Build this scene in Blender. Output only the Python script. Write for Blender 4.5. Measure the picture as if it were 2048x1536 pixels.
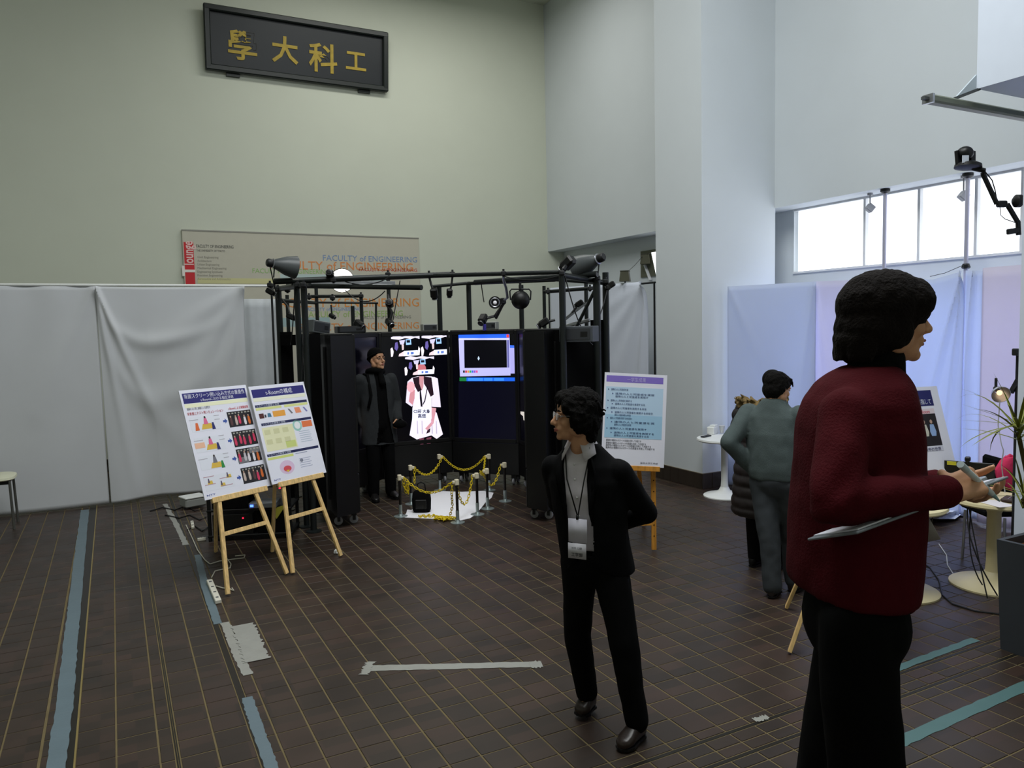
import bpy, math, random
from mathutils import Vector, Matrix, noise
for o in list(bpy.data.objects): bpy.data.objects.remove(o)
scene = bpy.context.scene
COL = scene.collection
random.seed(7)

# ------------------------------------------------------------------ camera
F = 1535.0; CAM_H = 2.02; YAW = math.radians(27.4); PITCH = math.radians(4.3); ROLL = math.radians(-1.25)
cam_data = bpy.data.cameras.new('camera'); cam = bpy.data.objects.new('camera', cam_data); COL.objects.link(cam)
cam_data.sensor_width = 36; cam_data.lens = F / 2048 * 36; cam_data.clip_end = 100
cam.matrix_world = Matrix.Translation((0, 0, CAM_H)) @ Matrix.Rotation(-YAW, 4, 'Z') @ Matrix.Rotation(math.pi / 2 - PITCH, 4, 'X') @ Matrix.Rotation(ROLL, 4, 'Z')
scene.camera = cam
vs = scene.view_settings
vs.view_transform = 'Standard'; vs.look = 'None'; vs.gamma = 1; vs.use_curve_mapping = False
vs.exposure = 0.0

# ------------------------------------------------------------------ world and large lights
world = bpy.data.worlds.new('world'); scene.world = world; world.use_nodes = True
world.node_tree.nodes['Background'].inputs[0].default_value = (0.80, 0.90, 1.0, 1)
world.node_tree.nodes['Background'].inputs[1].default_value = 0.30
def area_light(name, loc, rot, sx, sy, power, color):
    d = bpy.data.lights.new(name, 'AREA'); d.shape = 'RECTANGLE'; d.size = sx; d.size_y = sy
    d.energy = power; d.color = color
    o = bpy.data.objects.new(name, d); COL.objects.link(o); o.location = loc; o.rotation_euler = rot
    return o
# the skylight set into the ceiling of the hall
area_light('skylight', (2.3, 3.7, 7.9), (0, 0, 0), 4.4, 4.4, 520, (0.97, 1.0, 1.0))
# a row of ceiling lamps near the back wall
area_light('ceiling_lamp_row', (4.3, 10.4, 7.7), (0, 0, 0), 3.6, .7, 95, (1.0, 1.0, 0.95))

# ------------------------------------------------------------------ picking points of the place
fw = Vector((math.sin(YAW) * math.cos(PITCH), math.cos(YAW) * math.cos(PITCH), -math.sin(PITCH)))
r0 = Vector((math.cos(YAW), -math.sin(YAW), 0)); u0 = r0.cross(fw)
rt = r0 * math.cos(ROLL) + u0 * math.sin(ROLL); up = u0 * math.cos(ROLL) - r0 * math.sin(ROLL)
CAM = Vector((0, 0, CAM_H))
def ray(x, y): return fw + rt * ((x - 1024) / F) + up * ((768 - y) / F)
def at(x, y, D): return CAM + ray(x, y) * D
def fl(x, y, z=0.0):
    d = ray(x, y); return CAM + d * ((z - CAM_H) / d.z)
def atX(x, y, X):
    d = ray(x, y); return CAM + d * (X / d.x)
def atY(x, y, Y):
    d = ray(x, y); return CAM + d * (Y / d.y)
def onplane(x, y, p0, n):
    d = ray(x, y); return CAM + d * ((Vector(p0) - CAM).dot(n) / d.dot(n))
def depth(p): return (Vector(p) - CAM).dot(fw)

# ------------------------------------------------------------------ materials
def lin(c):
    def f(v):
        v /= 255.0
        return v / 12.92 if v <= 0.04045 else ((v + 0.055) / 1.055) ** 2.4
    return (f(c[0]), f(c[1]), f(c[2]), 1)
MATS = {}
def M(name, rgb=(128, 128, 128), rough=0.6, metal=0.0, var=0.08, scale=9.0, bump=0.0, bscale=60.0, spec=0.4, emit=0.0, alpha=1.0, sheen=0.0, trans=0.0):
    if name in MATS: return MATS[name]
    if rough >= .8: spec = min(spec, .10)
    m = bpy.data.materials.new(name); m.use_nodes = True; MATS[name] = m
    nt = m.node_tree; b = nt.nodes['Principled BSDF']; c = lin(rgb)
    b.inputs['Base Color'].default_value = c; b.inputs['Roughness'].default_value = rough
    b.inputs['Metallic'].default_value = metal; b.inputs['Specular IOR Level'].default_value = spec
    if sheen: b.inputs['Sheen Weight'].default_value = sheen
    if trans: b.inputs['Transmission Weight'].default_value = trans
    if alpha < 1: b.inputs['Alpha'].default_value = alpha
    if emit:
        b.inputs['Emission Color'].default_value = c; b.inputs['Emission Strength'].default_value = emit
    if var or bump:
        tc = nt.nodes.new('ShaderNodeTexCoord')
    if var:
        n = nt.nodes.new('ShaderNodeTexNoise'); n.inputs['Scale'].default_value = scale; n.inputs['Detail'].default_value = 4
        nt.links.new(tc.outputs['Object'], n.inputs['Vector'])
        mx = nt.nodes.new('ShaderNodeMix'); mx.data_type = 'RGBA'
        mx.inputs[6].default_value = tuple(v * (1 - var) for v in c[:3]) + (1,)
        mx.inputs[7].default_value = tuple(min(1, v * (1 + var)) for v in c[:3]) + (1,)
        nt.links.new(n.outputs[0], mx.inputs[0]); nt.links.new(mx.outputs[2], b.inputs['Base Color'])
    if bump:
        n2 = nt.nodes.new('ShaderNodeTexNoise'); n2.inputs['Scale'].default_value = bscale; n2.inputs['Detail'].default_value = 5
        nt.links.new(tc.outputs['Object'], n2.inputs['Vector'])
        bp = nt.nodes.new('ShaderNodeBump'); bp.inputs['Strength'].default_value = bump; bp.inputs['Distance'].default_value = 0.01
        nt.links.new(n2.outputs[0], bp.inputs['Height']); nt.links.new(bp.outputs[0], b.inputs['Normal'])
    return m
def PR(rgb):                       # flat printing ink of one colour
    return M('ink_%d_%d_%d' % tuple(rgb), rgb, 0.55, var=0)
def EM(rgb, s=1.0):                # a lit screen colour
    return M('screen_%d_%d_%d_%d' % (tuple(rgb) + (int(s * 100),)), rgb, 0.4, var=0, emit=s)

def wood(name, rgb, rough=0.55):
    if name in MATS: return MATS[name]
    m = M(name, rgb, rough, var=0)
    nt = m.node_tree; b = nt.nodes['Principled BSDF']; c = lin(rgb)
    tc = nt.nodes.new('ShaderNodeTexCoord'); mp = nt.nodes.new('ShaderNodeMapping'); mp.inputs['Scale'].default_value = (30, 30, 3)
    n = nt.nodes.new('ShaderNodeTexNoise'); n.inputs['Scale'].default_value = 2.0; n.inputs['Detail'].default_value = 6
    cr = nt.nodes.new('ShaderNodeValToRGB')
    cr.color_ramp.elements[0].color = tuple(v * 0.72 for v in c[:3]) + (1,); cr.color_ramp.elements[0].position = 0.3
    cr.color_ramp.elements[1].color = tuple(min(1, v * 1.15) for v in c[:3]) + (1,); cr.color_ramp.elements[1].position = 0.7
    nt.links.new(tc.outputs['Object'], mp.inputs[0]); nt.links.new(mp.outputs[0], n.inputs['Vector'])
    nt.links.new(n.outputs[0], cr.inputs[0]); nt.links.new(cr.outputs[0], b.inputs['Base Color'])
    return m

# ------------------------------------------------------------------ mesh building
V3 = lambda *a: Vector(a)
class MB:
    def __init__(s): s.v = []; s.f = []; s.m = []; s.mats = []
    def mi(s, mat):
        if mat not in s.mats: s.mats.append(mat)
        return s.mats.index(mat)
    def add(s, vs_, fs, mat=None):
        o = len(s.v); s.v += [Vector(p) for p in vs_]; k = s.mi(mat) if mat else 0
        for f in fs: s.f.append([i + o for i in f]); s.m.append(k)
        return s
    def box(s, c, size, R=None, mat=None, ch=0.0):
        c = Vector(c); hx, hy, hz = [d / 2 for d in size]
        if ch:
            e = min(ch, hx * .9, hy * .9, hz * .9); pts = []
            for sx in (-1, 1):
                for sy in (-1, 1):
                    for sz in (-1, 1):
                        pts += [V3(sx * (hx - e), sy * (hy - e), sz * hz), V3(sx * (hx - e), sy * hy, sz * (hz - e)), V3(sx * hx, sy * (hy - e), sz * (hz - e))]
            ix = lambda a, b, d, k: ((a * 2 + b) * 2 + d) * 3 + k
            fs = []
            def q(l, flip): fs.append(l[::-1] if flip else l)
            for d in (0, 1): q([ix(0, 0, d, 0), ix(1, 0, d, 0), ix(1, 1, d, 0), ix(0, 1, d, 0)], d == 0)
            for b in (0, 1): q([ix(0, b, 0, 1), ix(1, b, 0, 1), ix(1, b, 1, 1), ix(0, b, 1, 1)], b == 1)
            for a in (0, 1): q([ix(a, 0, 0, 2), ix(a, 1, 0, 2), ix(a, 1, 1, 2), ix(a, 0, 1, 2)], a == 0)
            for b in (0, 1):
                for d in (0, 1): q([ix(0, b, d, 0), ix(1, b, d, 0), ix(1, b, d, 1), ix(0, b, d, 1)], (b == 0) == (d == 0) or False)
            for a in (0, 1):
                for d in (0, 1): q([ix(a, 0, d, 0), ix(a, 1, d, 0), ix(a, 1, d, 2), ix(a, 0, d, 2)], (a == 0) == (d == 1))
            for a in (0, 1):
                for b in (0, 1): q([ix(a, b, 0, 1), ix(a, b, 1, 1), ix(a, b, 1, 2), ix(a, b, 0, 2)], (a == 0) == (b == 0))
            for a in (0, 1):
                for b in (0, 1):
                    for d in (0, 1): q([ix(a, b, d, 0), ix(a, b, d, 1), ix(a, b, d, 2)], (a + b + d) % 2 == 0)
        else:
            pts = [V3(sx * hx, sy * hy, sz * hz) for sx in (-1, 1) for sy in (-1, 1) for sz in (-1, 1)]
            fs = [[0, 1, 3, 2], [4, 6, 7, 5], [0, 4, 5, 1], [2, 3, 7, 6], [0, 2, 6, 4], [1, 5, 7, 3]]
        if R is not None: pts = [R @ p for p in pts]
        return s.add([c + p for p in pts], fs, mat)
    def bar(s, p0, p1, w, d, mat=None, ref=(0, 0, 1), ch=0.0):        # rectangular bar from p0 to p1
        p0 = Vector(p0); p1 = Vector(p1); z = (p1 - p0); L = z.length; z = z.normalized(); r = Vector(ref)
        if abs(z.dot(r)) > .97: r = V3(1, 0, 0) if abs(z.x) < .9 else V3(0, 1, 0)
        x = r.cross(z).normalized(); y = z.cross(x)
        R = Matrix((x, y, z)).transposed()
        return s.box((p0 + p1) / 2, (w, d, L), R, mat, ch)
    def ring(s, c, x, y, rx, ry, n, e=1.0):
        out = []
        for i in range(n):
            a = 2 * math.pi * i / n; ca, sa = math.cos(a), math.sin(a)
            if e != 1.0: ca = math.copysign(abs(ca) ** e, ca); sa = math.copysign(abs(sa) ** e, sa)
            out.append(c + x * (rx * ca) + y * (ry * sa))
        return out
    def rings(s, rs, mat=None, caps=True, closed=False):
        n = len(rs[0]); vs_ = [p for r in rs for p in r]; fs = []
        for k in range(len(rs) - (0 if closed else 1)):
            k2 = (k + 1) % len(rs)
            for i in range(n):
                j = (i + 1) % n; fs.append([k * n + i, k * n + j, k2 * n + j, k2 * n + i])
        if caps and not closed:
            fs.append(list(range(n))[::-1]); fs.append([(len(rs) - 1) * n + i for i in range(n)])
        return s.add(vs_, fs, mat)
    def cyl(s, p0, p1, r0, r1=None, n=12, mat=None, caps=True):
        p0 = Vector(p0); p1 = Vector(p1); r1 = r0 if r1 is None else r1
        z = (p1 - p0).normalized(); a = V3(0, 0, 1) if abs(z.z) < .9 else V3(1, 0, 0)
        x = a.cross(z).normalized(); y = z.cross(x)
        return s.rings([s.ring(p0, x, y, r0, r0, n), s.ring(p1, x, y, r1, r1, n)], mat, caps)
    def tube(s, pts, r, n=8, mat=None, closed=False, rr=None):
        pts = [Vector(p) for p in pts]; rs = []; x = None; N = len(pts)
        for i, p in enumerate(pts):
            if closed: t = pts[(i + 1) % N] - pts[i - 1]
            else: t = pts[min(i + 1, N - 1)] - pts[max(i - 1, 0)]
            if t.length < 1e-9: t = V3(0, 0, 1)
            t = t.normalized()
            if x is None:
                a = V3(0, 0, 1) if abs(t.z) < .9 else V3(1, 0, 0); x = a.cross(t).normalized()
            else:
                x = (x - t * x.dot(t)); x = x.normalized() if x.length > 1e-6 else V3(1, 0, 0)
            y = t.cross(x); q = rr[i] if rr else r
            rs.append(s.ring(p, x, y, q, q, n))
        return s.rings(rs, mat, True, closed)
    def lathe(s, c, prof, n=24, mat=None, axis=(0, 0, 1), caps=True):  # prof: (radius, height along axis)
        c = Vector(c); z = Vector(axis).normalized(); a = V3(0, 0, 1) if abs(z.z) < .9 else V3(1, 0, 0)
        if abs(z.z) > .9: a = V3(0, 1, 0)
        x = a.cross(z).normalized(); y = z.cross(x)
        return s.rings([s.ring(c + z * h, x, y, max(r, 1e-4), max(r, 1e-4), n) for r, h in prof], mat, caps)
    def ell(s, c, r, R=None, nu=14, nv=9, mat=None):
        c = Vector(c); rx, ry, rz = r if isinstance(r, (tuple, list)) else (r, r, r)
        vs_ = [V3(0, 0, -rz)]; fs = []
        for k in range(1, nv):
            t = -math.pi / 2 + math.pi * k / nv
            for i in range(nu):
                a = 2 * math.pi * i / nu; vs_.append(V3(rx * math.cos(a) * math.cos(t), ry * math.sin(a) * math.cos(t), rz * math.sin(t)))
        vs_.append(V3(0, 0, rz)); top = len(vs_) - 1
        for i in range(nu):
            j = (i + 1) % nu
            fs.append([0, 1 + j, 1 + i]); fs.append([top, 1 + (nv - 2) * nu + i, 1 + (nv - 2) * nu + j])
            for k in range(nv - 2): fs.append([1 + k * nu + i, 1 + k * nu + j, 1 + (k + 1) * nu + j, 1 + (k + 1) * nu + i])
        if R is not None: vs_ = [R @ p for p in vs_]
        return s.add([c + p for p in vs_], fs, mat)
    def limb(s, pts, radii, n=14, mat=None):                           # tapered chain with round joints
        pts = [Vector(p) for p in pts]
        for i, p in enumerate(pts): s.ell(p, radii[i], nu=n, nv=8, mat=mat)
        for i in range(len(pts) - 1):
            if (pts[i + 1] - pts[i]).length > 1e-5: s.cyl(pts[i], pts[i + 1], radii[i], radii[i + 1], n, mat)
        return s
    def poly(s, pts, n, t, mat=None):                                  # flat polygon extruded by t along -n
        pts = [Vector(p) for p in pts]; n = Vector(n).normalized(); k = len(pts)
        nrm = Vector((0, 0, 0))
        for i in range(k): nrm += (pts[i] - pts[0]).cross(pts[(i + 1) % k] - pts[0])
        if nrm.dot(n) < 0: pts = pts[::-1]
        vs_ = pts + [p - n * t for p in pts]
        fs = [list(range(k)), list(range(k, 2 * k))[::-1]] + [[i, k + i, k + (i + 1) % k, (i + 1) % k] for i in range(k)]
        return s.add(vs_, fs, mat)
    def grid(s, fn, nu, nv, mat=None):
        vs_ = [fn(i / nu, j / nv) for j in range(nv + 1) for i in range(nu + 1)]
        fs = [[j * (nu + 1) + i, j * (nu + 1) + i + 1, (j + 1) * (nu + 1) + i + 1, (j + 1) * (nu + 1) + i] for j in range(nv) for i in range(nu)]
        return s.add(vs_, fs, mat)
    def xf(s, Mx): s.v = [Mx @ p for p in s.v]; return s
    def merge(s, o):
        off = len(s.v); s.v += o.v
        for f, k in zip(o.f, o.m): s.f.append([i + off for i in f]); s.m.append(s.mi(o.mats[k]) if o.mats else 0)
        return s
    def mesh(s, name, mat=None, smooth=False):
        me = bpy.data.meshes.new(name); me.from_pydata([tuple(p) for p in s.v], [], s.f)
        ms = s.mats if s.mats else ([mat] if mat else [])
        for m in ms: me.materials.append(m)
        if len(ms) > 1: me.polygons.foreach_set('material_index', s.m)
        if smooth: me.polygons.foreach_set('use_smooth', [True] * len(me.polygons))
        me.update(); return me
def tag(o, label=None, cat=None, group=None, kind=None):
    if label: o['label'] = label
    if cat: o['category'] = cat
    if group: o['group'] = group
    if kind: o['kind'] = kind
    return o
def attach(o, parent):
    o.parent = parent
    o.matrix_parent_inverse = parent.matrix_basis.inverted() if parent.parent is None else (parent.parent.matrix_basis @ parent.matrix_parent_inverse @ parent.matrix_basis).inverted()
def obj(name, mb, mat=None, parent=None, smooth=False, local=False):
    me = mb if isinstance(mb, bpy.types.Mesh) else mb.mesh(name, mat, smooth)
    o = bpy.data.objects.new(name, me); COL.objects.link(o)
    if parent is not None:
        if local: o.parent = parent
        else: attach(o, parent)
    if smooth and len(me.polygons) and not isinstance(mb, bpy.types.Mesh): autosmooth(me)
    return o
def autosmooth(me, ang=0.7):
    me.polygons.foreach_set('use_smooth', [True] * len(me.polygons))
    try: me.set_sharp_from_angle(angle=ang)
    except Exception: pass
def thing(name, label, cat, loc=(0, 0, 0), group=None, rz=0.0):
    o = bpy.data.objects.new(name, None); COL.objects.link(o); o.location = loc; o.rotation_euler = (0, 0, rz); o.empty_display_size = .1
    o.matrix_basis = Matrix.Translation(Vector(loc)) @ Matrix.Rotation(rz, 4, 'Z')
    return tag(o, label, cat, group)
def struct(name, mb, mat=None, label=None, parent=None, smooth=False):
    o = obj(name, mb, mat, parent, smooth)
    if parent is None: tag(o, label, None, None, 'structure')
    return o
def dup(o, parent=None):
    c = o.copy(); COL.objects.link(c)
    if parent is not None: c.parent = parent
    for ch in list(o.children): dup(ch, c)
    return c
# text as thin raised printing
_tc = {}
def text_mb(txt, size, ext=0.0005, mat=None, align='LEFT', width=None, bold=0.0, shear=0.0, res=2):
    cu = bpy.data.curves.new('print', 'FONT'); cu.body = txt; cu.size = size; cu.extrude = ext; cu.align_x = align
    cu.resolution_u = res; cu.offset = bold; cu.shear = shear
    o = bpy.data.objects.new('print', cu); COL.objects.link(o)
    dg = bpy.context.evaluated_depsgraph_get(); me = bpy.data.meshes.new_from_object(o.evaluated_get(dg))
    mb = MB(); mb.add([v.co.copy() for v in me.vertices], [list(p.vertices) for p in me.polygons], mat)
    bpy.data.objects.remove(o); bpy.data.curves.remove(cu); bpy.data.meshes.remove(me)
    if width and mb.v:
        x0 = min(p.x for p in mb.v); x1 = max(p.x for p in mb.v); k = width / max(x1 - x0, 1e-6)
        for p in mb.v: p.x = (p.x - (x0 if align == 'LEFT' else 0)) * k
    return mb
def frame(o, x, y):                      # matrix: origin o, axes x, y and their normal
    x = Vector(x).normalized(); y = Vector(y).normalized(); z = x.cross(y)
    return Matrix(((x.x, y.x, z.x, o[0]), (x.y, y.y, z.y, o[1]), (x.z, y.z, z.z, o[2]), (0, 0, 0, 1)))
def remesh(mb, voxel, smooth=4, name='m'):
    me = mb.mesh(name); o = bpy.data.objects.new(name, me); COL.objects.link(o)
    r = o.modifiers.new('r', 'REMESH'); r.mode = 'VOXEL'; r.voxel_size = voxel
    if smooth:
        k = o.modifiers.new('s', 'SMOOTH'); k.factor = 0.5; k.iterations = smooth
    dg = bpy.context.evaluated_depsgraph_get(); out = bpy.data.meshes.new_from_object(o.evaluated_get(dg))
    bpy.data.objects.remove(o); bpy.data.meshes.remove(me)
    out.name = name; out.polygons.foreach_set('use_smooth', [True] * len(out.polygons))
    return out
def wrinkle(me, fn):                     # push vertices along their normals by fn(co, normal)
    vn = [v.normal.copy() for v in me.vertices]
    for v, n in zip(me.vertices, vn): v.co = v.co + n * fn(v.co, n)
    me.update()
def cut(me, pred):                       # drop the faces whose centre satisfies pred(centre, normal)
    import bmesh
    bm = bmesh.new(); bm.from_mesh(me)
    bmesh.ops.delete(bm, geom=[f for f in bm.faces if pred(f.calc_center_median(), f.normal)], context='FACES')
    bm.to_mesh(me); bm.free(); me.update()

# ================================================================== THE SETTING
m_wall = M('plaster_wall', (208, 212, 197), 0.85, var=0.03, scale=2.0, bump=0.05, bscale=180)
m_panel = M('plaster_panel', (206, 212, 216), 0.85, var=0.03, scale=2.0, bump=0.05, bscale=180)
m_dark = M('blackened_metal', (24, 25, 27), 0.5, var=0.2)
BACK_Y = 12.75; PX = 7.44; LX = 7.79; CEIL = 7.95; SOFF = 3.42; WB = 2.61
def wallbox(name, x0, x1, y0, y1, z0, z1, mat, label=None, parent=None):
    return struct(name, MB().box(((x0 + x1) / 2, (y0 + y1) / 2, (z0 + z1) / 2), (x1 - x0, y1 - y0, z1 - z0)), mat, label, parent)
wallbox('wall_back', -6, 8.2, BACK_Y, BACK_Y + .2, -.05, CEIL, m_wall, 'tall grey white back wall carrying the black name board')
wallbox('wall_right_upper', PX, 8.2, -3, BACK_Y, SOFF, CEIL, m_panel, 'overhanging upper right wall above the window band')
wr = wallbox('wall_right', LX, 8.2, -3, BACK_Y, -.05, WB, m_panel, 'recessed lower right wall behind the curtains')
wallbox('wall_right_pier', LX, 8.2, 7.12, BACK_Y, WB, SOFF, m_panel, 'recessed wall strip beside the column', wr)
wallbox('column', 6.26, PX + .01, 7.11, 7.98, -.02, CEIL, m_panel, 'broad square white column in front of the right wall')
wallbox('wall_left', -6.2, -6, -3, BACK_Y, -.05, CEIL, m_wall, 'left wall of the hall out of view')
wallbox('wall_front', -6, 8.2, -3.2, -3, -.05, CEIL, m_wall, 'near wall of the hall behind the viewer')
struct('ceiling', MB().box((1, 4.8, CEIL + .1), (14.4, 16, .2)), m_wall, 'plain pale ceiling of the tall hall')
# bulkhead and pillar close by on the right
wallbox('wall_right_near', 5.5, PX, -3, atX(1953, 178, 5.5).y, atX(1953, 178, 5.5).z, CEIL, M('plaster_near', (214, 222, 236), .8, var=.03), 'white bulkhead hanging above the potted plant')
wallbox('pillar', 5.5, 6.05, 2.2, atX(2035, 800, 5.5).y, -.02, atX(1953, 178, 5.5).z + .01, MATS['plaster_near'], 'pale pillar at the right edge behind the planter')
# band of frosted windows, one pane each
wz0, wz1 = WB, SOFF; wzc = (wz0 + wz1) / 2
ys = [7.10] + [atX(x, 480, LX).y for x in (1730, 1838, 1952, 2044)] + [3.1]
wf = struct('window_1', MB().box((LX + .03, 5.1, wz0 + .012), (.10, 4.04, .024)).box((LX + .03, 5.1, wz1 - .012), (.10, 4.04, .024)), M('window_frame', (222, 224, 226), .5), 'long band of frosted windows under the overhang')
m_pane = M('frosted_pane', (246, 250, 255), .5, var=.03, scale=1.2, emit=1.6)
for i in range(5):
    obj('pane', MB().box((LX + .05, (ys[i] + ys[i + 1]) / 2, wzc), (.02, ys[i] - ys[i + 1] - .03, wz1 - wz0 - .05)), m_pane, wf)
    obj('mullion', MB().box((LX + .03, ys[i + 1], wzc), (.09, .03, wz1 - wz0 - .05)), MATS['window_frame'], wf)
struct('wall_right_beyond', MB().box((8.0, .05, wzc), (.38, 6.1, wz1 - wz0)), m_panel, 'right wall past the window band')
# the slit of a second window left of the column
p = atX(1281, 503, LX - .02); q = atX(1303, 505, LX - .02); q2 = atX(1313, 552, LX - .02)
w2 = struct('window_2', MB().box((LX - .01, p.y - .75, (p.z + q2.z) / 2), (.02, 1.5, p.z - q2.z)), M('window_recess', (92, 94, 78), .7), 'small window with dark reveal left of the column')
obj('pane', MB().poly([(LX - .025, q.y, q.z), (LX - .025, q.y - .9, q.z), (LX - .025, q.y - .9, q2.z), (LX - .025, q2.y, q2.z)], (-1, 0, 0), .01), m_pane, w2)
a = atX(1290, 530, LX - .04); b = atX(1301, 560, LX - .04)
obj('slat', MB().bar(a, b, .05, .02), MATS['window_frame'], w2)

# ------------------------------------------------------------------ floor of square tiles
m_grout = M('grout', (108, 96, 70), .85, var=.25, scale=6)
floor = struct('floor', MB().box((1.0, 4.8, -.0275), (14.4, 16, .05)), m_grout, 'brown square tiled floor with pale joints')
def tile_mat():
    m = M('floor_tile', (66, 48, 38), .42, var=0, spec=.35); nt = m.node_tree; b = nt.nodes['Principled BSDF']
    g = nt.nodes.new('ShaderNodeNewGeometry'); sn = nt.nodes.new('ShaderNodeVectorMath'); sn.operation = 'SNAP'
    sn.inputs[1].default_value = (.162, .172, 1); nt.links.new(g.outputs['Position'], sn.inputs[0])
    wn = nt.nodes.new('ShaderNodeTexWhiteNoise'); nt.links.new(sn.outputs[0], wn.inputs['Vector'])
    cr = nt.nodes.new('ShaderNodeValToRGB'); e = cr.color_ramp.elements
    e[0].color = lin((52, 42, 36)); e[1].color = lin((70, 53, 45)); e.new(.5).color = lin((60, 48, 40))
    nt.links.new(wn.outputs['Value'], cr.inputs[0])
    n = nt.nodes.new('ShaderNodeTexNoise'); n.inputs['Scale'].default_value = 3.5; n.inputs['Detail'].default_value = 7
    nt.links.new(g.outputs['Position'], n.inputs['Vector'])
    mx = nt.nodes.new('ShaderNodeMix'); mx.data_type = 'RGBA'; mx.blend_type = 'MULTIPLY'; mx.inputs[0].default_value = .55
    nt.links.new(cr.outputs[0], mx.inputs[6]); nt.links.new(n.outputs[0], mx.inputs[7]); nt.links.new(mx.outputs[2], b.inputs['Base Color'])
    r = nt.nodes.new('ShaderNodeMapRange'); r.inputs[3].default_value = .3; r.inputs[4].default_value = .55
    nt.links.new(n.outputs[0], r.inputs[0]); nt.links.new(r.outputs[0], b.inputs['Roughness'])
    return m
m_tile = tile_mat()
cols = [(-.42 - .172 * (k + 1), -.42 - .172 * k) for k in range(26)] + [(-.415, -.345), (-.265, -.09), (-.09, .095), (.095, .162), (.180, .345), (.345, .512), (.55, .624)]
x = .624
while x < LX - .17: cols.append((x, x + .1635)); x += .1635
rows = []; y = 4.385 - .172 * 42
while y < 12.5: rows.append((y, y + .172)); y += .172
rows = [r for r in rows if not (r[0] < 2.76 < r[1] or r[0] < 2.58 < r[1])] + [(2.493, 2.567), (2.593, 2.665), (2.665, 2.747), (2.773, 2.837)]
def tile_mb(mb, w, d, cx=0, cy=0, z=0.0):
    e = .0025; a, b = w / 2, d / 2; zb = -.004
    top = [V3(cx - a + e, cy - b + e, z), V3(cx + a - e, cy - b + e, z), V3(cx + a - e, cy + b - e, z), V3(cx - a + e, cy + b - e, z)]
    bot = [V3(cx - a, cy - b, zb), V3(cx + a, cy - b, zb), V3(cx + a, cy + b, zb), V3(cx - a, cy + b, zb)]
    return mb.add(top + bot, [[0, 1, 2, 3], [4, 5, 1, 0], [5, 6, 2, 1], [6, 7, 3, 2], [7, 4, 0, 3]])
tiles = []
for x0, x1 in cols:
    for y0, y1 in rows:
        c = V3((x0 + x1) / 2, (y0 + y1) / 2, 0); d = depth(c)
        if d < .5: vis = False
        else:
            v = c - CAM; px_, py_ = 1024 + F * v.dot(rt) / d, 768 - F * v.dot(up) / d
            vis = -20 < px_ < 2068 and py_ < 1560
        tiles.append((0 if vis else 1, d, c, x1 - x0 - .007, y1 - y0 - .005))
tiles.sort(key=lambda t: (t[0], t[1]))
shapes = {}; rest = MB(); rnd = random.Random(3)
for k, (o_, d, c, w, dd) in enumerate(tiles):
    z = rnd.uniform(-.0008, .0008)
    if k < 300:
        key = (round(w, 4), round(dd, 4))
        if key not in shapes: shapes[key] = tile_mb(MB(), w, dd).mesh('tile', m_tile)
        t = bpy.data.objects.new('tile', shapes[key]); COL.objects.link(t); t.location = (c.x, c.y, z + .0002); attach(t, floor)
    else: tile_mb(rest, w, dd, c.x, c.y, z)
tag(obj('far_tiles', rest, m_tile, floor), kind='stuff')
m_chan = M('channel_metal', (40, 36, 30), .4, metal=.5)
for x0, x1, z in ((-.342, -.27, -.002), (.514, .548, 0), (.164, .170, 0), (.173, .178, 0)):
    obj('floor_channel', MB().box(((x0 + x1) / 2, 4.6, z - .0055), (x1 - x0, 16.0, .012)), m_chan, floor)
obj('channel_edge', MB().box((-.267, 4.6, -.004), (.008, 16.0, .012)), M('brass_edge', (150, 132, 80), .4, metal=.4), floor)
for yy in (2.76, 2.58):
    obj('floor_channel', MB().box((4.2, yy, -.0065), (7.2, .02, .012)), m_chan, floor)
# raised landing on which the nearest man stands, below the edge of the picture
struct('landing_step', MB().box((.35, -.6, .222), (3.7, 4.2, .444)), m_tile, 'raised tiled landing at the near edge of the hall')
# skirting tiles round the column and along the walls
m_skirt = M('skirting_tile', (50, 42, 36), .4, var=.2, scale=3)
bs = struct('baseboard_column', MB().box((6.254, 7.545, .095), (.012, .88, .19)).box((6.86, 7.104, .095), (1.24, .012, .19)), m_grout, 'dark tiled skirting at the foot of the column')
for k in range(8): obj('tile', MB().box((6.25 + .155 * k + .07, 7.096, .095), (.146, .012, .186), ch=.002), m_skirt, bs)
for k in range(6): obj('tile', MB().box((6.246, 7.09 + .15 * k + .077, .095), (.012, .142, .186), ch=.002), m_skirt, bs)
struct('baseboard_back', MB().box((1, BACK_Y - .01, .095), (14, .02, .19)), m_skirt, 'dark skirting along the back wall')
struct('baseboard_right', MB().box((LX - .01, 4.8, .095), (.02, 15, .19)), m_skirt, 'dark skirting along the right wall')

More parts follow.
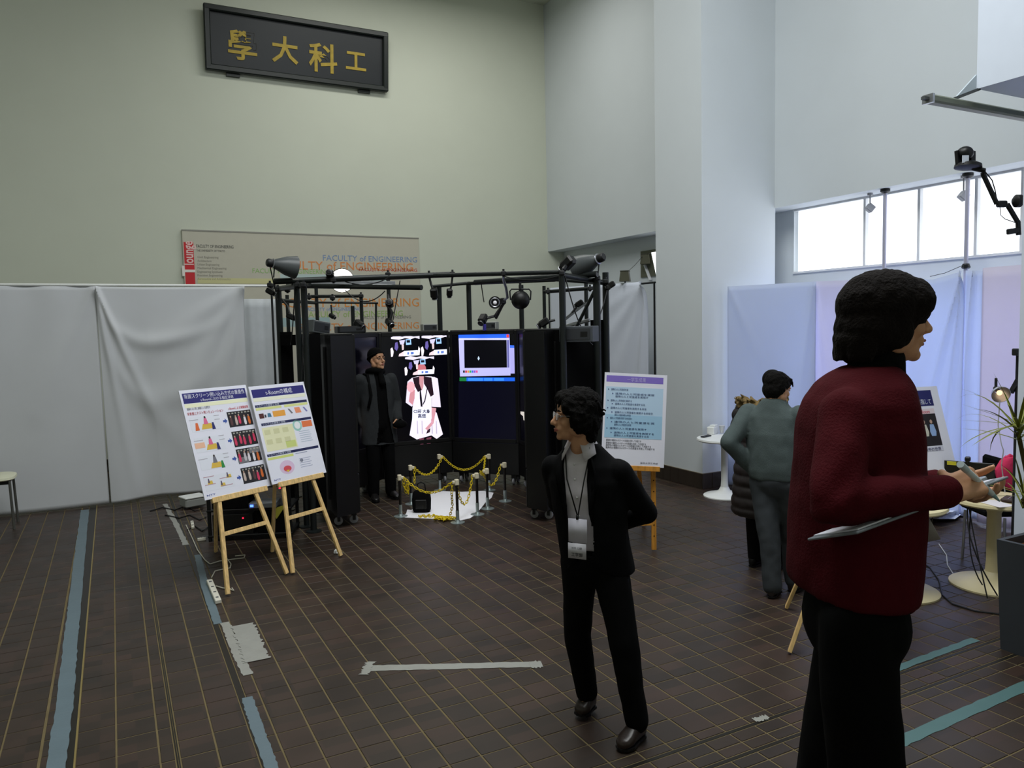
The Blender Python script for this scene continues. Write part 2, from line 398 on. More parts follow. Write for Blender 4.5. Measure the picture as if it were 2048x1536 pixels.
# ------------------------------------------------------------------ the black name board high on the back wall
def board_frame(p_tl, p_tr, p_br, p_bl): pass
sb = thing('name_board', 'black framed board with four gold characters high on the back wall', 'sign', (2.9, BACK_Y, 5.97))
m_lac = M('black_lacquer', (30, 34, 38), .45, var=.15, scale=4); m_lacf = M('black_frame_wood', (26, 32, 30), .4, var=.2)
X0, X1, Z0, Z1 = 1.47, 4.34, 5.99, 6.93; yb = BACK_Y
tilt = lambda z: yb - .05 - (z - Z0) * .10
obj('panel', MB().poly([(X0 + .08, tilt(Z0 + .08), Z0 + .08), (X1 - .08, tilt(Z0 + .08), Z0 + .08), (X1 - .08, tilt(Z1 - .08), Z1 - .08), (X0 + .08, tilt(Z1 - .08), Z1 - .08)], (0, -1, 0), .03), m_lac, sb)
for a, b in (((X0, Z0), (X1, Z0)), ((X0, Z1), (X1, Z1)), ((X0 + .045, Z0 + .04), (X0 + .045, Z1 - .04)), ((X1 - .045, Z0 + .04), (X1 - .045, Z1 - .04))):
    h = .045 if a[1] == b[1] else 0
    s_ = 1 if a[1] == Z0 else -1
    za, zb_ = a[1] + (h * s_ if h else 0), b[1] + (h * s_ if h else 0)
    obj('frame_rail', MB().bar((a[0], tilt(za) - .02, za), (b[0], tilt(zb_) - .02, zb_), .09, .09, ref=(0, 1, 0), ch=.015), m_lacf, sb)
obj('hanger', MB().bar((X0 + .3, yb - .02, Z0 - .02), (X0 + .5, yb - .02, Z0 - .02), .06, .05), m_lacf, sb)
obj('hanger', MB().bar((X1 - .5, yb - .02, Z0 - .02), (X1 - .3, yb - .02, Z0 - .02), .06, .05), m_lacf, sb)
m_gold = M('gold_leaf', (176, 150, 48), .5, var=.35, scale=14)
for ch, xx, zz, sz in (('學', 2.02, 6.24, .46), ('大', 2.66, 6.28, .42), ('科', 3.26, 6.22, .47), ('工', 3.80, 6.29, .36)):
    t = text_mb(ch, sz, .004, bold=.008)
    cx = (min(p.x for p in t.v) + max(p.x for p in t.v)) / 2
    t.xf(frame((xx - cx, tilt(zz) - .006, zz), (1, 0, 0), (0, -.10, 1)))
    obj('gold_character', t, m_gold, sb)

# ------------------------------------------------------------------ the grey faculty board behind the truss
fb = thing('faculty_board', 'long grey faculty board with red strip and coloured lettering on back wall', 'sign', (2.85, BACK_Y, .9))
FX0, FX1, FZ0, FZ1 = 1.02, 4.82, .9, 3.57; fy = BACK_Y - .05
obj('panel', MB().box(((FX0 + FX1) / 2, BACK_Y - .03, (FZ0 + FZ1) / 2), (FX1 - FX0, .04, FZ1 - FZ0), ch=.004), M('board_grey', (196, 192, 176), .6, var=.03), fb)
obj('top_trim', MB().box(((FX0 + FX1) / 2, BACK_Y - .032, FZ1 + .01), (FX1 - FX0, .05, .02)), M('board_trim', (150, 148, 140), .5), fb)
def onw(x, y): return atY(x, y, fy)
def wtext(txt, x, y, x1, h_px, rgb, shear=0, parent=fb, nm='lettering'):
    p = onw(x, y); q = onw(x1, y); s_ = h_px / F * depth(p) * 1.35
    t = text_mb(txt, s_, .0008, width=abs(q.x - p.x), shear=shear)
    t.xf(frame((p.x, fy - .002, p.z), (1, 0, 0), (0, 0, 1)))
    return obj(nm, t, PR(rgb), parent)
def wrect(x0, y0, x1, y1, rgb, dy=.002, nm='colour_band'):
    a = onw(x0, y0); b = onw(x1, y1)
    return obj(nm, MB().box(((a.x + b.x) / 2, fy - dy / 2, (a.z + b.z) / 2), (abs(b.x - a.x), dy, abs(b.z - a.z))), PR(rgb), fb)
red = wrect(367, 484, 391, 572, (205, 38, 46), nm='red_strip')
t = text_mb('lounge', .20, .0008, width=.36, bold=.004); p = onw(387, 530); t.xf(frame((p.x, fy - .005, p.z), (0, 0, 1), (-1, 0, 0))); obj('lettering', t, PR((238, 200, 196)), fb)
t = text_mb('T', .25, .0008, bold=.008); p = onw(390, 552); t.xf(frame((p.x, fy - .006, p.z), (0, 0, 1), (-1, 0, 0))); obj('lettering', t, PR((238, 232, 225)), fb)
wtext('FACULTY OF ENGINEERING', 393, 495, 467, 6.5, (60, 60, 60))
wtext('THE UNIVERSITY OF TOKYO', 393, 503, 450, 4.5, (90, 88, 84))
for k, s_ in enumerate(('Civil Engineering', 'Architecture', 'Urban Engineering', 'Mechanical Engineering', 'Engineering Synthesis', 'Precision Engineering', 'Aeronautics and Astronautics')):
    wtext(s_, 395, 516 + 7.3 * k, 395 + (42, 28, 44, 58, 50, 50, 66)[k], 4.6, (150, 146, 134))
wrect(395, 556, 560, 568, (206, 202, 150))
wtext('FACULTY of ENGINEERING', 646, 521, 834, 12, (122, 148, 190))
wtext('FACULTY of ENGINEERING', 540, 538, 826, 18, (222, 140, 78))
wtext('FACULTY of ENGINEERING', 718, 542, 834, 7, (206, 66, 50))
wtext('FACULTY of ENGINEERING', 505, 546, 660, 10, (152, 190, 120))
wrect(560, 548, 780, 566, (184, 202, 200), .001)
wtext('FACULTY of ENGINEERING', 545, 615, 838, 19, (226, 146, 70))
wtext('FACULTY of ENGINEERING', 610, 622, 722, 7, (120, 150, 196))
wtext('FACULTY of ENGINEERING', 610, 635, 806, 13, (156, 186, 108))
wrect(565, 636, 660, 652, (160, 184, 186), .001)
wtext('FACULTY of ENGINEERING', 724, 638, 822, 6, (128, 128, 122))
wtext('FACULTY of ENGINEERING', 600, 662, 838, 15, (226, 146, 76))

# ------------------------------------------------------------------ curtains
m_cl = M('white_cotton', (206, 208, 212), .9, var=.04, scale=3, bump=.04, bscale=220)
m_clb = M('white_cotton_cool', (216, 222, 238), .9, var=.04, scale=3, bump=.04, bscale=220)
def translucent(m, w=.45):                # thin cloth lets some daylight through
    nt = m.node_tree; b = nt.nodes['Principled BSDF']; o = nt.nodes['Material Output']; t = nt.nodes.new('ShaderNodeBsdfTranslucent'); mx = nt.nodes.new('ShaderNodeMixShader'); mx.inputs[0].default_value = w
    t.inputs['Color'].default_value = b.inputs['Base Color'].default_value
    nt.links.new(b.outputs[0], mx.inputs[1]); nt.links.new(t.outputs[0], mx.inputs[2]); nt.links.new(mx.outputs[0], o.inputs[0]); return m
m_clt = translucent(M('thin_cotton', (214, 222, 240), .9, var=.04, scale=3))
def curtain(name, label, tops, bots, folds, mat, nu=90, nv=50, swag=None, group=None, hem=None):
    # tops/bots: polylines of points; folds(u,v) gives the offset along the cloth's normal
    def pl(pts, u):
        k = min(int(u * (len(pts) - 1)), len(pts) - 2); f = u * (len(pts) - 1) - k
        return Vector(pts[k]).lerp(Vector(pts[k + 1]), f)
    d = (Vector(tops[-1]) - Vector(tops[0])); n = V3(d.y, -d.x, 0).normalized()
    def fn(u, v):
        p = pl(tops, u).lerp(pl(bots, u), v)
        return p + n * folds(u, v)
    mb = MB().grid(fn, nu, nv)
    o = obj(name, mb, mat, None, True)
    s_ = o.modifiers.new('thickness', 'SOLIDIFY'); s_.thickness = .003
    return tag(o, label, 'curtain', group)
CY = 10.25
def crease(u, v, x0, y0, x1, y1, w, a):       # a straight fold from (x0,y0) to (x1,y1) in cloth coordinates
    dx, dy = x1 - x0, y1 - y0; L2 = dx * dx + dy * dy; t = ((u - x0) * dx + (v - y0) * dy) / L2
    t = max(0, min(1, t)); ddx, ddy = u - x0 - t * dx, (v - y0 - t * dy); r2 = ddx * ddx + ddy * ddy
    ww = w * (.35 + .9 * t)
    return a * math.exp(-r2 / (ww * ww)) * (1 - .6 * t)
zt = atY(190, 571, CY).z - .01
xs = atY(190, 571, CY).x
def f1(u, v): return .02 * math.sin(u * 9 + 1) * v + .03 * crease(u, v, 1, .0, .70, .55, .05, 1) + .015 * math.sin(u * 25 + 3 * v) * (1 - v) ** 3
curtain('curtain', 'white floor length curtain hanging left of the seam, by the stool', [(-2.4, CY, zt), (xs, CY, zt)], [(-2.4, CY, .015), (xs + .01, CY, .015)], f1, m_cl)
def f2(u, v):
    s = 0
    for (x1, y1, w, a) in ((.25, .95, .05, .035), (.5, .62, .05, .035), (.75, .9, .05, .02)): s += crease(u, v, 0, 0, x1, y1, w, a)
    for (x1, y1, w, a) in ((.85, .55, .04, .045), (.66, .5, .05, .04), (.40, .35, .06, .03), (.93, .9, .03, .03)): s += crease(u, v, 1, 0, x1, y1, w, a)
    s += .04 * math.exp(-((v - .10 - .16 * (4 * u * (1 - u))) / .035) ** 2) * (4 * u * (1 - u)) ** 1.5 + .03 * math.exp(-((v - .2 - .34 * (4 * u * (1 - u))) / .06) ** 2) * (4 * u * (1 - u))
    s += .05 * v * math.sin(u * 11 + .5) * .6
    return s
xe = atY(485, 571, CY).x
curtain('curtain', 'white floor length curtain with swagged folds, right of the seam behind the two posters', [(xs, CY - .02, zt), (xs + .5, CY - .02, zt - .012), (xe, CY - .02, zt)], [(xs + .03, CY - .02, .02), (xs + .6, CY - .05, .06), (xe, CY - .02, .03)], f2, m_cl, nu=110, nv=80)
rl = thing('curtain_rail', 'white horizontal pipe carrying the left curtains', 'pole', (-1, CY, zt))
pL = V3(-2.5, CY, zt + .015); pR = atY(548, 570, CY - .05)
obj('pipe', MB().cyl(pL, (pR.x, CY, zt + .015), .016), M('white_pipe', (232, 234, 232), .35), rl, True)
obj('end_clamp', MB().box((pR.x, CY, zt + .015), (.05, .05, .06), ch=.006), m_dark, rl)
for xx in (-2.3, pR.x - .02): obj('upright', MB().cyl((xx, CY + .03, 0), (xx, CY + .03, zt), .014), m_dark, rl, True)
# short rear curtain beside the truss
ry = 11.4; a = atY(470, 598, ry); b = atY(552, 600, ry)
curtain('curtain', 'narrow grey white curtain set back behind the swagged one, beside the black frame', [(a.x - .2, ry, a.z), (b.x, ry, a.z)], [(a.x - .2, ry, .02), (b.x, ry, .02)], lambda u, v: .02 * math.sin(u * 14) + .006 * math.sin(u * 40) * (1 - v), M('rear_cloth', (196, 200, 204), .9), nu=40, nv=20)
# curtain between the truss and the column
cx = 6.9; a = atX(1100, 576, cx); b = atX(1297, 563, cx)
def f3(u, v):
    s = 0
    for (x1, y1, w, a_) in ((.75, .5, .05, .05), (.5, .45, .06, .05), (.88, .9, .03, .05), (.25, .3, .06, .03)): s += crease(u, v, 1, 0, x1, y1, w, a_)
    return s + .02 * math.sin(u * 13) * v
curtain('curtain', 'pale blue white curtain between the black frame and the column', [a, b], [(a.x, a.y, .03), (b.x - .02, b.y, .03)], f3, m_clb, nu=70, nv=50)
g = thing('curtain_rail', 'dark pipe on two uprights carrying the pale blue curtain by the column', 'pole', (cx, a.y, 0))
obj('pipe', MB().cyl((cx + .025, a.y + .1, b.z - .02), (cx + .025, b.y - .12, b.z - .02), .014), m_dark, g, True)
for yy in (a.y + .08, b.y - .1): obj('upright', MB().cyl((cx + .025, yy, 0), (cx + .025, yy, b.z - .01), .014), m_dark, g, True)
# tall daylight windows behind the thin curtains
w3 = struct('window_3', MB().box((LX - .015, 5.2, 1.25), (.03, 3.9, 2.3)), MATS['window_frame'], 'tall daylit windows hidden behind the right curtains')
for k in range(4): obj('pane', MB().box((LX - .035, 3.75 + .95 * k, 1.25), (.012, .86, 2.1)), M('daylight_pane', (218, 228, 255), .4, var=0, emit=2.1), w3)
# curtains on the right below the windows
t0 = atY(1455, 573, 7.03); t1 = atX(1632, 563, 7.36)
curtain('curtain', 'white curtain hanging from the column edge behind the standing table', [t0, t1], [(t0.x, t0.y, .03), (t1.x, t1.y, .03)], lambda u, v: .015 * math.sin(u * 8) * v + crease(u, v, 0, 0, .5, .5, .05, .03) + crease(u, v, .97, 0, .75, .8, .06, .02), m_clt, nu=60, nv=40)
t2 = atX(1812, 556, 7.40); t1b = atX(1628, 563, 7.42)
curtain('curtain', 'faintly pink white curtain behind the head of the man in red', [t1b, t2], [(t1b.x, t1b.y, .03), (t2.x, t2.y, .03)], lambda u, v: .012 * math.sin(u * 10 + 1) * v + crease(u, v, 0, 0, .3, .7, .05, .02), translucent(M('pink_cotton', (220, 218, 234), .9, var=.03)), nu=60, nv=30)
t3 = atX(1930, 541, 7.44); t2b = atX(1806, 557, 7.44)
curtain('curtain', 'white curtain with a long crease tied to the chrome pole', [t2b, V3((t2b.x + t3.x) / 2, (t2b.y + t3.y) / 2, (t2b.z + t3.z) / 2 - .05), t3], [(t2b.x, t2b.y, .03), (t3.x, t3.y, .03)], lambda u, v: crease(u, v, 1, 0, .2, .8, .06, .05) + crease(u, v, 1, 0, .7, .9, .05, .04) + .015 * math.sin(u * 9) * v, m_clt, nu=60, nv=40)
t4 = atX(1972, 541, 7.40); t3b = atX(1932, 541, 7.46)
curtain('curtain', 'narrow blue white curtain with a dark slit right of the chrome pole', [t3b, t4], [(t3b.x, t3b.y, .03), (t4.x, t4.y, .03)], lambda u, v: crease(u, v, .1, .45, .2, 1, .1, -.06) + crease(u, v, .5, 0, .25, .4, .08, .05) + .02 * math.sin(u * 7), m_clt, nu=30, nv=40)
t5 = V3(7.34, 3.4, t4.z + .03); t4b = atX(1966, 536, 7.36)
curtain('curtain', 'rosy white curtain behind the clip lamp at the far right', [t4b, t5], [(t4b.x, t4b.y, .03), (t5.x, t5.y, .03)], lambda u, v: .02 * math.sin(u * 12), translucent(M('rosy_cotton', (224, 219, 231), .9, var=.03)), nu=40, nv=24)
tag(obj('fallen_cloth', MB().grid(lambda u, v: fl(1845 + 95 * u - 30 * v, 1016 + 22 * v, .03 + .05 * math.sin(3.14 * u) * math.sin(3.14 * v) * (1.2 + math.sin(9 * u + 5 * v))), 16, 8), m_clb, None, True), 'crumpled white cloth end lying at the foot of the right curtains', 'cloth')
# two chrome poles up to the overhang
m_chr = M('chrome_pole', (186, 186, 206), .3, metal=.35, var=.05)
for px_, lab in ((1769, 'chrome tension pole above the head of the man in red'), (1933, 'chrome tension pole beneath the dome camera with the white label')):
    p = atX(px_, 480, 7.53); g = thing('tension_pole', lab, 'pole', (p.x, p.y, 0), 'tension poles under the overhang')
    obj('tube', MB().cyl((p.x, p.y, .02), (p.x, p.y, SOFF - .04), .021, n=14), m_chr, g, True)
    obj('top_cap', MB().lathe((p.x, p.y, SOFF - .05), [(.022, 0), (.05, .02), (.05, .045)]), m_dark, g, True)
    obj('foot', MB().lathe((p.x, p.y, 0), [(.05, 0), (.05, .015), (.022, .04)]), m_dark, g, True)
    if px_ > 1900:
        q = atX(1934, 531, 7.51); obj('clamp', MB().lathe((p.x, p.y, q.z - .03), [(.03, 0), (.042, .012), (.03, .05)]).bar((p.x, p.y, q.z), (p.x - .05, p.y - .03, q.z - .01), .03, .03), m_dark, g)
        tag(obj('tie_cord', MB().tube([atX(1860, 553, 7.47), atX(1890, 546, 7.47), atX(1925, 531, 7.49)], .003), MATS['blackened_metal']), 'thin cord tying the curtain to the chrome pole', 'cord')

# ================================================================== RING OF DISPLAYS
RC = V3(3.34, 8.10, 0); AX = math.radians(64.3); RI = 1.22; DT = .26; DW = 2 * RI * math.sin(math.radians(22.5)); TOPZ = 1.985
m_blk = M('black_plastic', (10, 10, 12), .45, var=.15); m_blk2 = M('black_satin', (14, 14, 16), .4, var=.15, scale=5)
m_scr = M('dark_screen', (6, 6, 14), .22, var=0, spec=.5, emit=.25); m_rub = M('clear_wheel', (150, 150, 155), .3, var=.1)
def make_display(label):
    g = thing('display_cabinet', label, 'display', (0, 0, 0), 'tall black displays standing in a ring')
    w = DW - .004; L = dict(local=True)
    # tapered cabinet, front at y = 0 facing -y
    def prism(x0, x1, y0, y1, z0, z1, flare):
        v = [V3(-x0, y0, z0), V3(x0, y0, z0), V3(x1, y1, z0), V3(-x1, y1, z0)]; v += [V3(p.x, p.y, z1) for p in v]
        return MB().add(v, [[3, 2, 1, 0], [4, 5, 6, 7], [0, 1, 5, 4], [1, 2, 6, 5], [2, 3, 7, 6], [3, 0, 4, 7]])
    obj('cabinet', prism(DW / 2 - .001, DW / 2 + .103, .012, DT, .13, TOPZ - .02, 0), m_blk2, g, **L)
    obj('lower_panel', MB().box((0, .006, .335), (w - .01, .02, .40), ch=.004), m_blk, g, **L)
    for sx in (-1, 1): obj('bezel', MB().box((sx * (w / 2 - .018), .004, 1.26), (.036, .024, 1.42), ch=.004), m_blk, g, **L)
    for z in (.565, TOPZ - .035): obj('bezel', MB().box((0, .004, z), (w - .074, .024, .05), ch=.004), m_blk, g, **L)
    obj('screen_pane', MB().box((0, .010, 1.27), (w - .07, .012, 1.37)), m_scr, g, **L)
    obj('top_cover', MB().box((0, DT / 2 + .01, TOPZ - .01), (w, DT - .02, .02), ch=.004), m_blk, g, **L)
    obj('back_rib', MB().box((-.22, DT + .008, 1.05), (.06, .025, 1.6), ch=.004), m_blk2, g, **L)
    obj('back_rib', MB().box((.22, DT + .008, 1.05), (.06, .025, 1.6), ch=.004), m_blk2, g, **L)
    for sx in (-1, 1):
        for yy in (.05, DT - .05):
            k = obj('castor', MB().box((sx * (w / 2 - .1), yy, .112), (.05, .05, .05)).bar((sx * (w / 2 - .1) - .022, yy, .10), (sx * (w / 2 - .1) - .022, yy, .04), .03, .006).bar((sx * (w / 2 - .1) + .022, yy, .10), (sx * (w / 2 - .1) + .022, yy, .04), .03, .006), m_dark, g, **L)
            c = obj('wheel', MB().lathe((sx * (w / 2 - .1) - .015, yy, .045), [(.03, 0), (.044, .005), (.044, .025), (.03, .03)], axis=(1, 0, 0), n=16), m_rub, k, True, local=True)
    return g
disp_labels = {22.5: 'black display at the back of the ring showing a woman in white', -22.5: 'black display at the back of the ring showing a blue computer desktop',
               67.5: 'dark blank display behind the man in the knit cap', -67.5: 'dark display seen edge on, right of the computer desktop one',
               112.5: 'black display cabinet at the front left of the ring, by the posters', -112.5: 'black display cabinet at the front right of the ring'}
proto = None; DISP = {}
for ang, lab in disp_labels.items():
    if proto is None: o = proto = make_display(lab)
    else: o = dup(proto); o['label'] = lab
    a = AX + math.radians(ang); ap = RI * math.cos(math.radians(22.5))
    c = RC + V3(math.cos(a), math.sin(a), 0) * ap
    o.matrix_basis = Matrix.Translation(c) @ Matrix.Rotation(a - math.pi / 2, 4, 'Z'); DISP[ang] = (o, c, V3(-math.cos(a), -math.sin(a), 0))
class Scr:                                   # flat coloured shapes shown on a screen
    def __init__(s, ang): s.o, s.c, s.n = DISP[ang]; s.k = 0
    def P(s, x, y): return onplane(x, y, s.c + s.n * (.001 + s.k * .0004), s.n)
    def poly(s, name, pts, rgb, st=1.0, layer=0):
        s.k = layer; return obj(name, MB().poly([s.P(*p) for p in pts], s.n, .0006), EM(rgb, st), s.o)
    def rect(s, name, x0, y0, x1, y1, rgb, st=1.0, layer=0): return s.poly(name, [(x0, y0), (x1, y0), (x1, y1), (x0, y1)], rgb, st, layer)
    def ell(s, name, cx, cy, rx, ry, rgb, st=1.0, layer=0, n=14): return s.poly(name, [(cx + rx * math.cos(6.2832 * i / n), cy + ry * math.sin(6.2832 * i / n)) for i in range(n)], rgb, st, layer)
    def text(s, txt, x, y, x1, hpx, rgb, layer=3, st=.6):
        s.k = layer; p = s.P(x, y); q = s.P(x1, y); sz = hpx / F * depth(p) * 1.3
        t = text_mb(txt, sz, .0002, width=(q - p).length, bold=.0012); t.xf(frame(p, (q - p).normalized(), (0, 0, 1)))
        return obj('screen_text', t, EM(rgb, st), s.o)
S = Scr(22.5)
def collage(x0, y0, w, h):
    X = lambda u: x0 + w * u; Y = lambda v: y0 + h * v
    def q(nm, pts, rgb, st=1.0, l=1): S.poly(nm, [(X(a), Y(b)) for a, b in pts], rgb, st, l)
    q('screen_image', [(.02, .08), (.2, .0), (.4, .06), (.6, .0), (.8, .05), (1, .02), (1, .16), (.85, .1), (.7, .17), (.5, .12), (.3, .2), (.02, .16)], (214, 208, 226))
    q('screen_image', [(.52, .18), (.70, .16), (.72, .42), (.54, .44)], (150, 190, 240)); q('screen_image', [(.55, .22), (.67, .21), (.68, .33), (.56, .34)], (14, 14, 30), .5, 2)
    q('screen_image', [(.30, .24), (.5, .2), (.46, .40), (.34, .42)], (196, 190, 224))
    q('screen_image', [(.16, .34), (.24, .30), (.27, .55), (.22, .72), (.14, .62)], (96, 84, 150))
    q('screen_image', [(.0, .62), (.06, .55), (.11, .75), (.08, .98), (.02, 1.0)], (236, 224, 232))
    q('screen_image', [(.38, .40), (.46, .42), (.46, .66), (.40, .68)], (206, 186, 190))
    q('screen_image', [(.46, .72), (.94, .68), (.96, .92), (.46, .96)], (226, 230, 250)); q('screen_image', [(.30, .86), (.46, .74), (.46, .96), (.28, .97)], (222, 200, 206))
    q('screen_image', [(.58, .78), (.64, .77), (.64, .88), (.58, .89)], (90, 120, 200), .8, 2); q('screen_image', [(.70, .77), (.8, .76), (.8, .87), (.70, .88)], (90, 120, 200), .8, 2)
    q('screen_image', [(.93, .9), (.97, .5), (1.02, .62), (1.0, .92)], (240, 232, 240))
collage(781, 671, 58, 43); collage(842, 669, 57, 43); collage(809, 712, 59, 39)
W = lambda pts: [(690 + a / 4.8, 680 + b / 4.8) for a, b in pts]
m_dress = (232, 224, 240)
S.poly('screen_image', W([(640, 365), (700, 348), (830, 350), (885, 370), (832, 560), (830, 650), (880, 700), (940, 905), (880, 950), (830, 915), (740, 940), (690, 955), (620, 915), (645, 760), (650, 640), (660, 560)]), m_dress, .95, 1)
S.poly('screen_image', W([(640, 366), (600, 400), (583, 600), (640, 640), (672, 600), (668, 420)]), (222, 214, 232), .95, 2)
S.poly('screen_image', W([(850, 352), (890, 370), (912, 560), (920, 645), (832, 640), (838, 430)]), (224, 216, 234), .95, 2)
S.poly('screen_image', W([(612, 590), (650, 625), (668, 560), (672, 480), (640, 470), (622, 520)]), (206, 140, 150), .85, 3)
S.ell('screen_image', 690 + 632 / 4.8, 680 + 450 / 4.8, 8, 11, (232, 172, 182), .9, 4)
S.poly('screen_image', W([(832, 648), (876, 656), (850, 800), (795, 868), (768, 852), (826, 790)]), (210, 150, 162), .85, 3)
S.poly('screen_image', W([(650, 364), (720, 348), (735, 480), (700, 500), (668, 440)]), (40, 22, 34), .6, 3)
S.poly('screen_image', W([(755, 348), (830, 360), (852, 525), (822, 545), (790, 470), (758, 420)]), (40, 22, 34), .6, 3)
S.poly('screen_image', W([(712, 348), (757, 348), (752, 450), (738, 486), (714, 420)]), (200, 142, 150), .85, 4)
S.poly('screen_image', W([(716, 470), (726, 470), (738, 560), (745, 640), (728, 640), (718, 560)]), (20, 18, 30), .4, 4)
S.poly('screen_image', W([(790, 440), (798, 440), (770, 590), (748, 625), (744, 615), (762, 580)]), (20, 18, 30), .4, 4)
S.poly('screen_image', W([(648, 652), (830, 645), (832, 756), (645, 770)]), (226, 230, 250), 1.0, 4)
S.text('CS研 大島', 690 + 658 / 4.8, 680 + 698 / 4.8, 690 + 815 / 4.8, 6, (40, 36, 70), 6); S.text('高畑', 690 + 700 / 4.8, 680 + 745 / 4.8, 690 + 775 / 4.8, 7, (40, 36, 70), 6)
for a in (690, 735, 830, 872): S.poly('screen_image', W([(a, 775), (a + 8, 775), (a + 14, 900), (a + 2, 900)]), (196, 186, 210), .8, 3)
S.poly('screen_image', W([(790, 868), (820, 845), (815, 885), (780, 900)]), (60, 40, 60), .4, 5)
S.poly('screen_image', W([(712, 945), (758, 942), (752, 1012), (726, 1012)]), (130, 70, 92), .5, 2); S.poly('screen_image', W([(782, 940), (830, 930), (820, 1006), (788, 1008)]), (130, 70, 92), .5, 2)
S.ell('screen_image', 690 + 735 / 4.8, 680 + 275 / 4.8, 9, 10, (196, 110, 120), .8, 0)
S = Scr(-22.5)
S.poly('desktop_window', [(1017, 691), (1029.5, 692), (1030, 747), (1017, 747)], (172, 168, 232), .9, 0); S.poly('desktop_window', [(1017, 690), (1029.5, 691), (1029.5, 696), (1017, 696)], (60, 110, 235), .9, 1)
S.poly('desktop_window', [(917, 669), (1019, 669), (1021, 751), (920, 753)], (186, 184, 236), .9, 2)
S.poly('title_bar', [(917, 668), (1019, 668), (1019, 676), (917, 677)], (40, 96, 236), 1.0, 3); S.rect('close_button', 1013, 669, 1018, 675, (230, 70, 60), .9, 4)
S.rect('tool_bar', 918, 676.5, 1018, 679.5, (214, 212, 240), .9, 4)
S.poly('drawing_canvas', [(928, 680), (1013, 680), (1014, 735), (929, 736)], (8, 8, 18), .3, 4); S.poly('desktop_window', [(1014, 680), (1018, 680), (1018.5, 735), (1015, 735)], (110, 110, 180), .7, 4)
S.poly('cursor', [(957, 712), (959.5, 717), (957, 721), (955, 717)], (190, 210, 230), .9, 5)
for k, c in enumerate(((40, 40, 40), (200, 60, 60), (220, 150, 60), (60, 170, 80), (60, 110, 220), (150, 80, 190), (220, 90, 150))): S.rect('colour_swatch', 926 + k * 4.3, 741, 929.6 + k * 4.3, 745.5, c, .8, 4)
S.rect('task_bar', 919, 755, 1030, 762.5, (28, 96, 226), .9, 1); S.rect('start_button', 919, 755, 933, 762.5, (30, 120, 60), .8, 2)
for a, b in ((936, 966), (968, 985), (988, 1008)): S.rect('task_button', a, 756, b, 761.5, (60, 140, 246), .9, 2)
S.rect('lower_glow', 917, 764, 1033, 889, (8, 8, 30), .30, 0)
S = Scr(112.5)
# pale sleeve shown on the front left display and a glove on the front right one, both seen at a slant
S = Scr(67.5)
S.poly('screen_image', [(699, 816), (706, 820), (710.5, 836), (711, 852), (707, 862), (700, 868)], (226, 216, 200), .8, 1); S.poly('screen_image', [(706, 848), (711, 850), (709, 862), (702, 868), (703, 858)], (206, 150, 130), .7, 2)
S = Scr(-67.5)
S.poly('screen_image', [(1041, 823), (1051, 824), (1053.5, 836), (1052, 843), (1047, 840), (1046, 832), (1041, 828)], (222, 214, 206), .8, 1)

# ------------------------------------------------------------------ black pipe frame round the displays
tf = thing('truss_frame', 'black pipe frame standing round the ring of displays', 'frame', (3.34, 8.10, 0))
m_pipe = M('black_pipe', (30, 34, 34), .4, metal=.3, var=.15)
def post(px_, y0, D, r=.03, ybase=None):
    p = at(px_, y0, D); o = obj('post', MB().cyl((p.x, p.y, 0.0), p, r, n=10), m_pipe, tf, True)
    obj('base_plate', MB().lathe((p.x, p.y, 0), [(.08, 0), (.08, .01), (r + .004, .02)], n=12), m_pipe, o, True); return p
def rail(a, b, r=.02): return obj('rail', MB().cyl(a, b, r, n=10), m_pipe, tf, True)
def clamp(p, s=.035, nm='clamp'): return obj(nm, MB().box(p, (s * 1.6, s * 1.6, s * 1.4), Matrix.Rotation(AX, 3, 'Z'), ch=s * .3).cyl(p + V3(0, 0, -s), p + V3(0, 0, s * 1.3), s * .35, n=8), m_dark, tf)
for a in ((556, 574, 8.5, .036), (593, 566, 7.75, .03), (607, 566, 7.55, .032), (574, 590, 9.2, .022), (632, 572, 9.4, .022), (722, 590, 9.4, .022)): post(*a)
for a in ((1124, 548, 7.62, .034), (1193, 556, 8.0, .04), (1211, 545, 8.25, .036), (1172, 562, 9.3, .025), (1088, 572, 9.5, .022)): post(*a)
for x_, y_, D in ((776, 548, 10.0), (878, 572, 10.5), (937, 568, 10.5), (1042, 570, 10.5), (705, 612, 10.2)):
    p = at(x_, y_, D); q = V3(p.x, p.y, TOPZ - .02); obj('post', MB().cyl(q, p, .026 if x_ < 800 else .034, n=10), m_pipe, tf, True)
R_ = [((548, 563, 7.9), (905, 549, 8.3), .032), ((840, 552, 8.3), (1126, 544, 7.75), .024), ((612, 572, 8.4), (843, 575, 7.6), .027), ((575, 570, 8.9), (620, 569, 8.3), .02),
      ((865, 573, 10.4), (940, 566, 10.4), .022), ((936, 567, 10.4), (1110, 560, 9.6), .024), ((950, 565, 8.9), (1195, 548, 7.9), .032), ((1060, 555, 8.6), (1215, 566, 8.3), .024),
      ((615, 593, 9.3), (726, 592, 9.3), .02), ((1088, 584, 9.4), (1188, 576, 8.9), .022), ((556, 578, 8.5), (607, 570, 7.6), .03), ((1124, 550, 7.62), (1211, 566, 8.25), .028), ((556, 600, 8.5), (632, 606, 9.4), .02), ((1150, 660, 8.2), (1190, 580, 8.0), .018), ((1128, 640, 8.0), (1172, 606, 9.2), .016)]
for a, b, r in R_: rail(at(*a), at(*b), r)
rail(at(560, 604, 9.6), at(756, 606, 10.0), .014); rail(at(752, 606, 10.0), at(752, 662, 10.0), .014)   # thin grey hoop behind
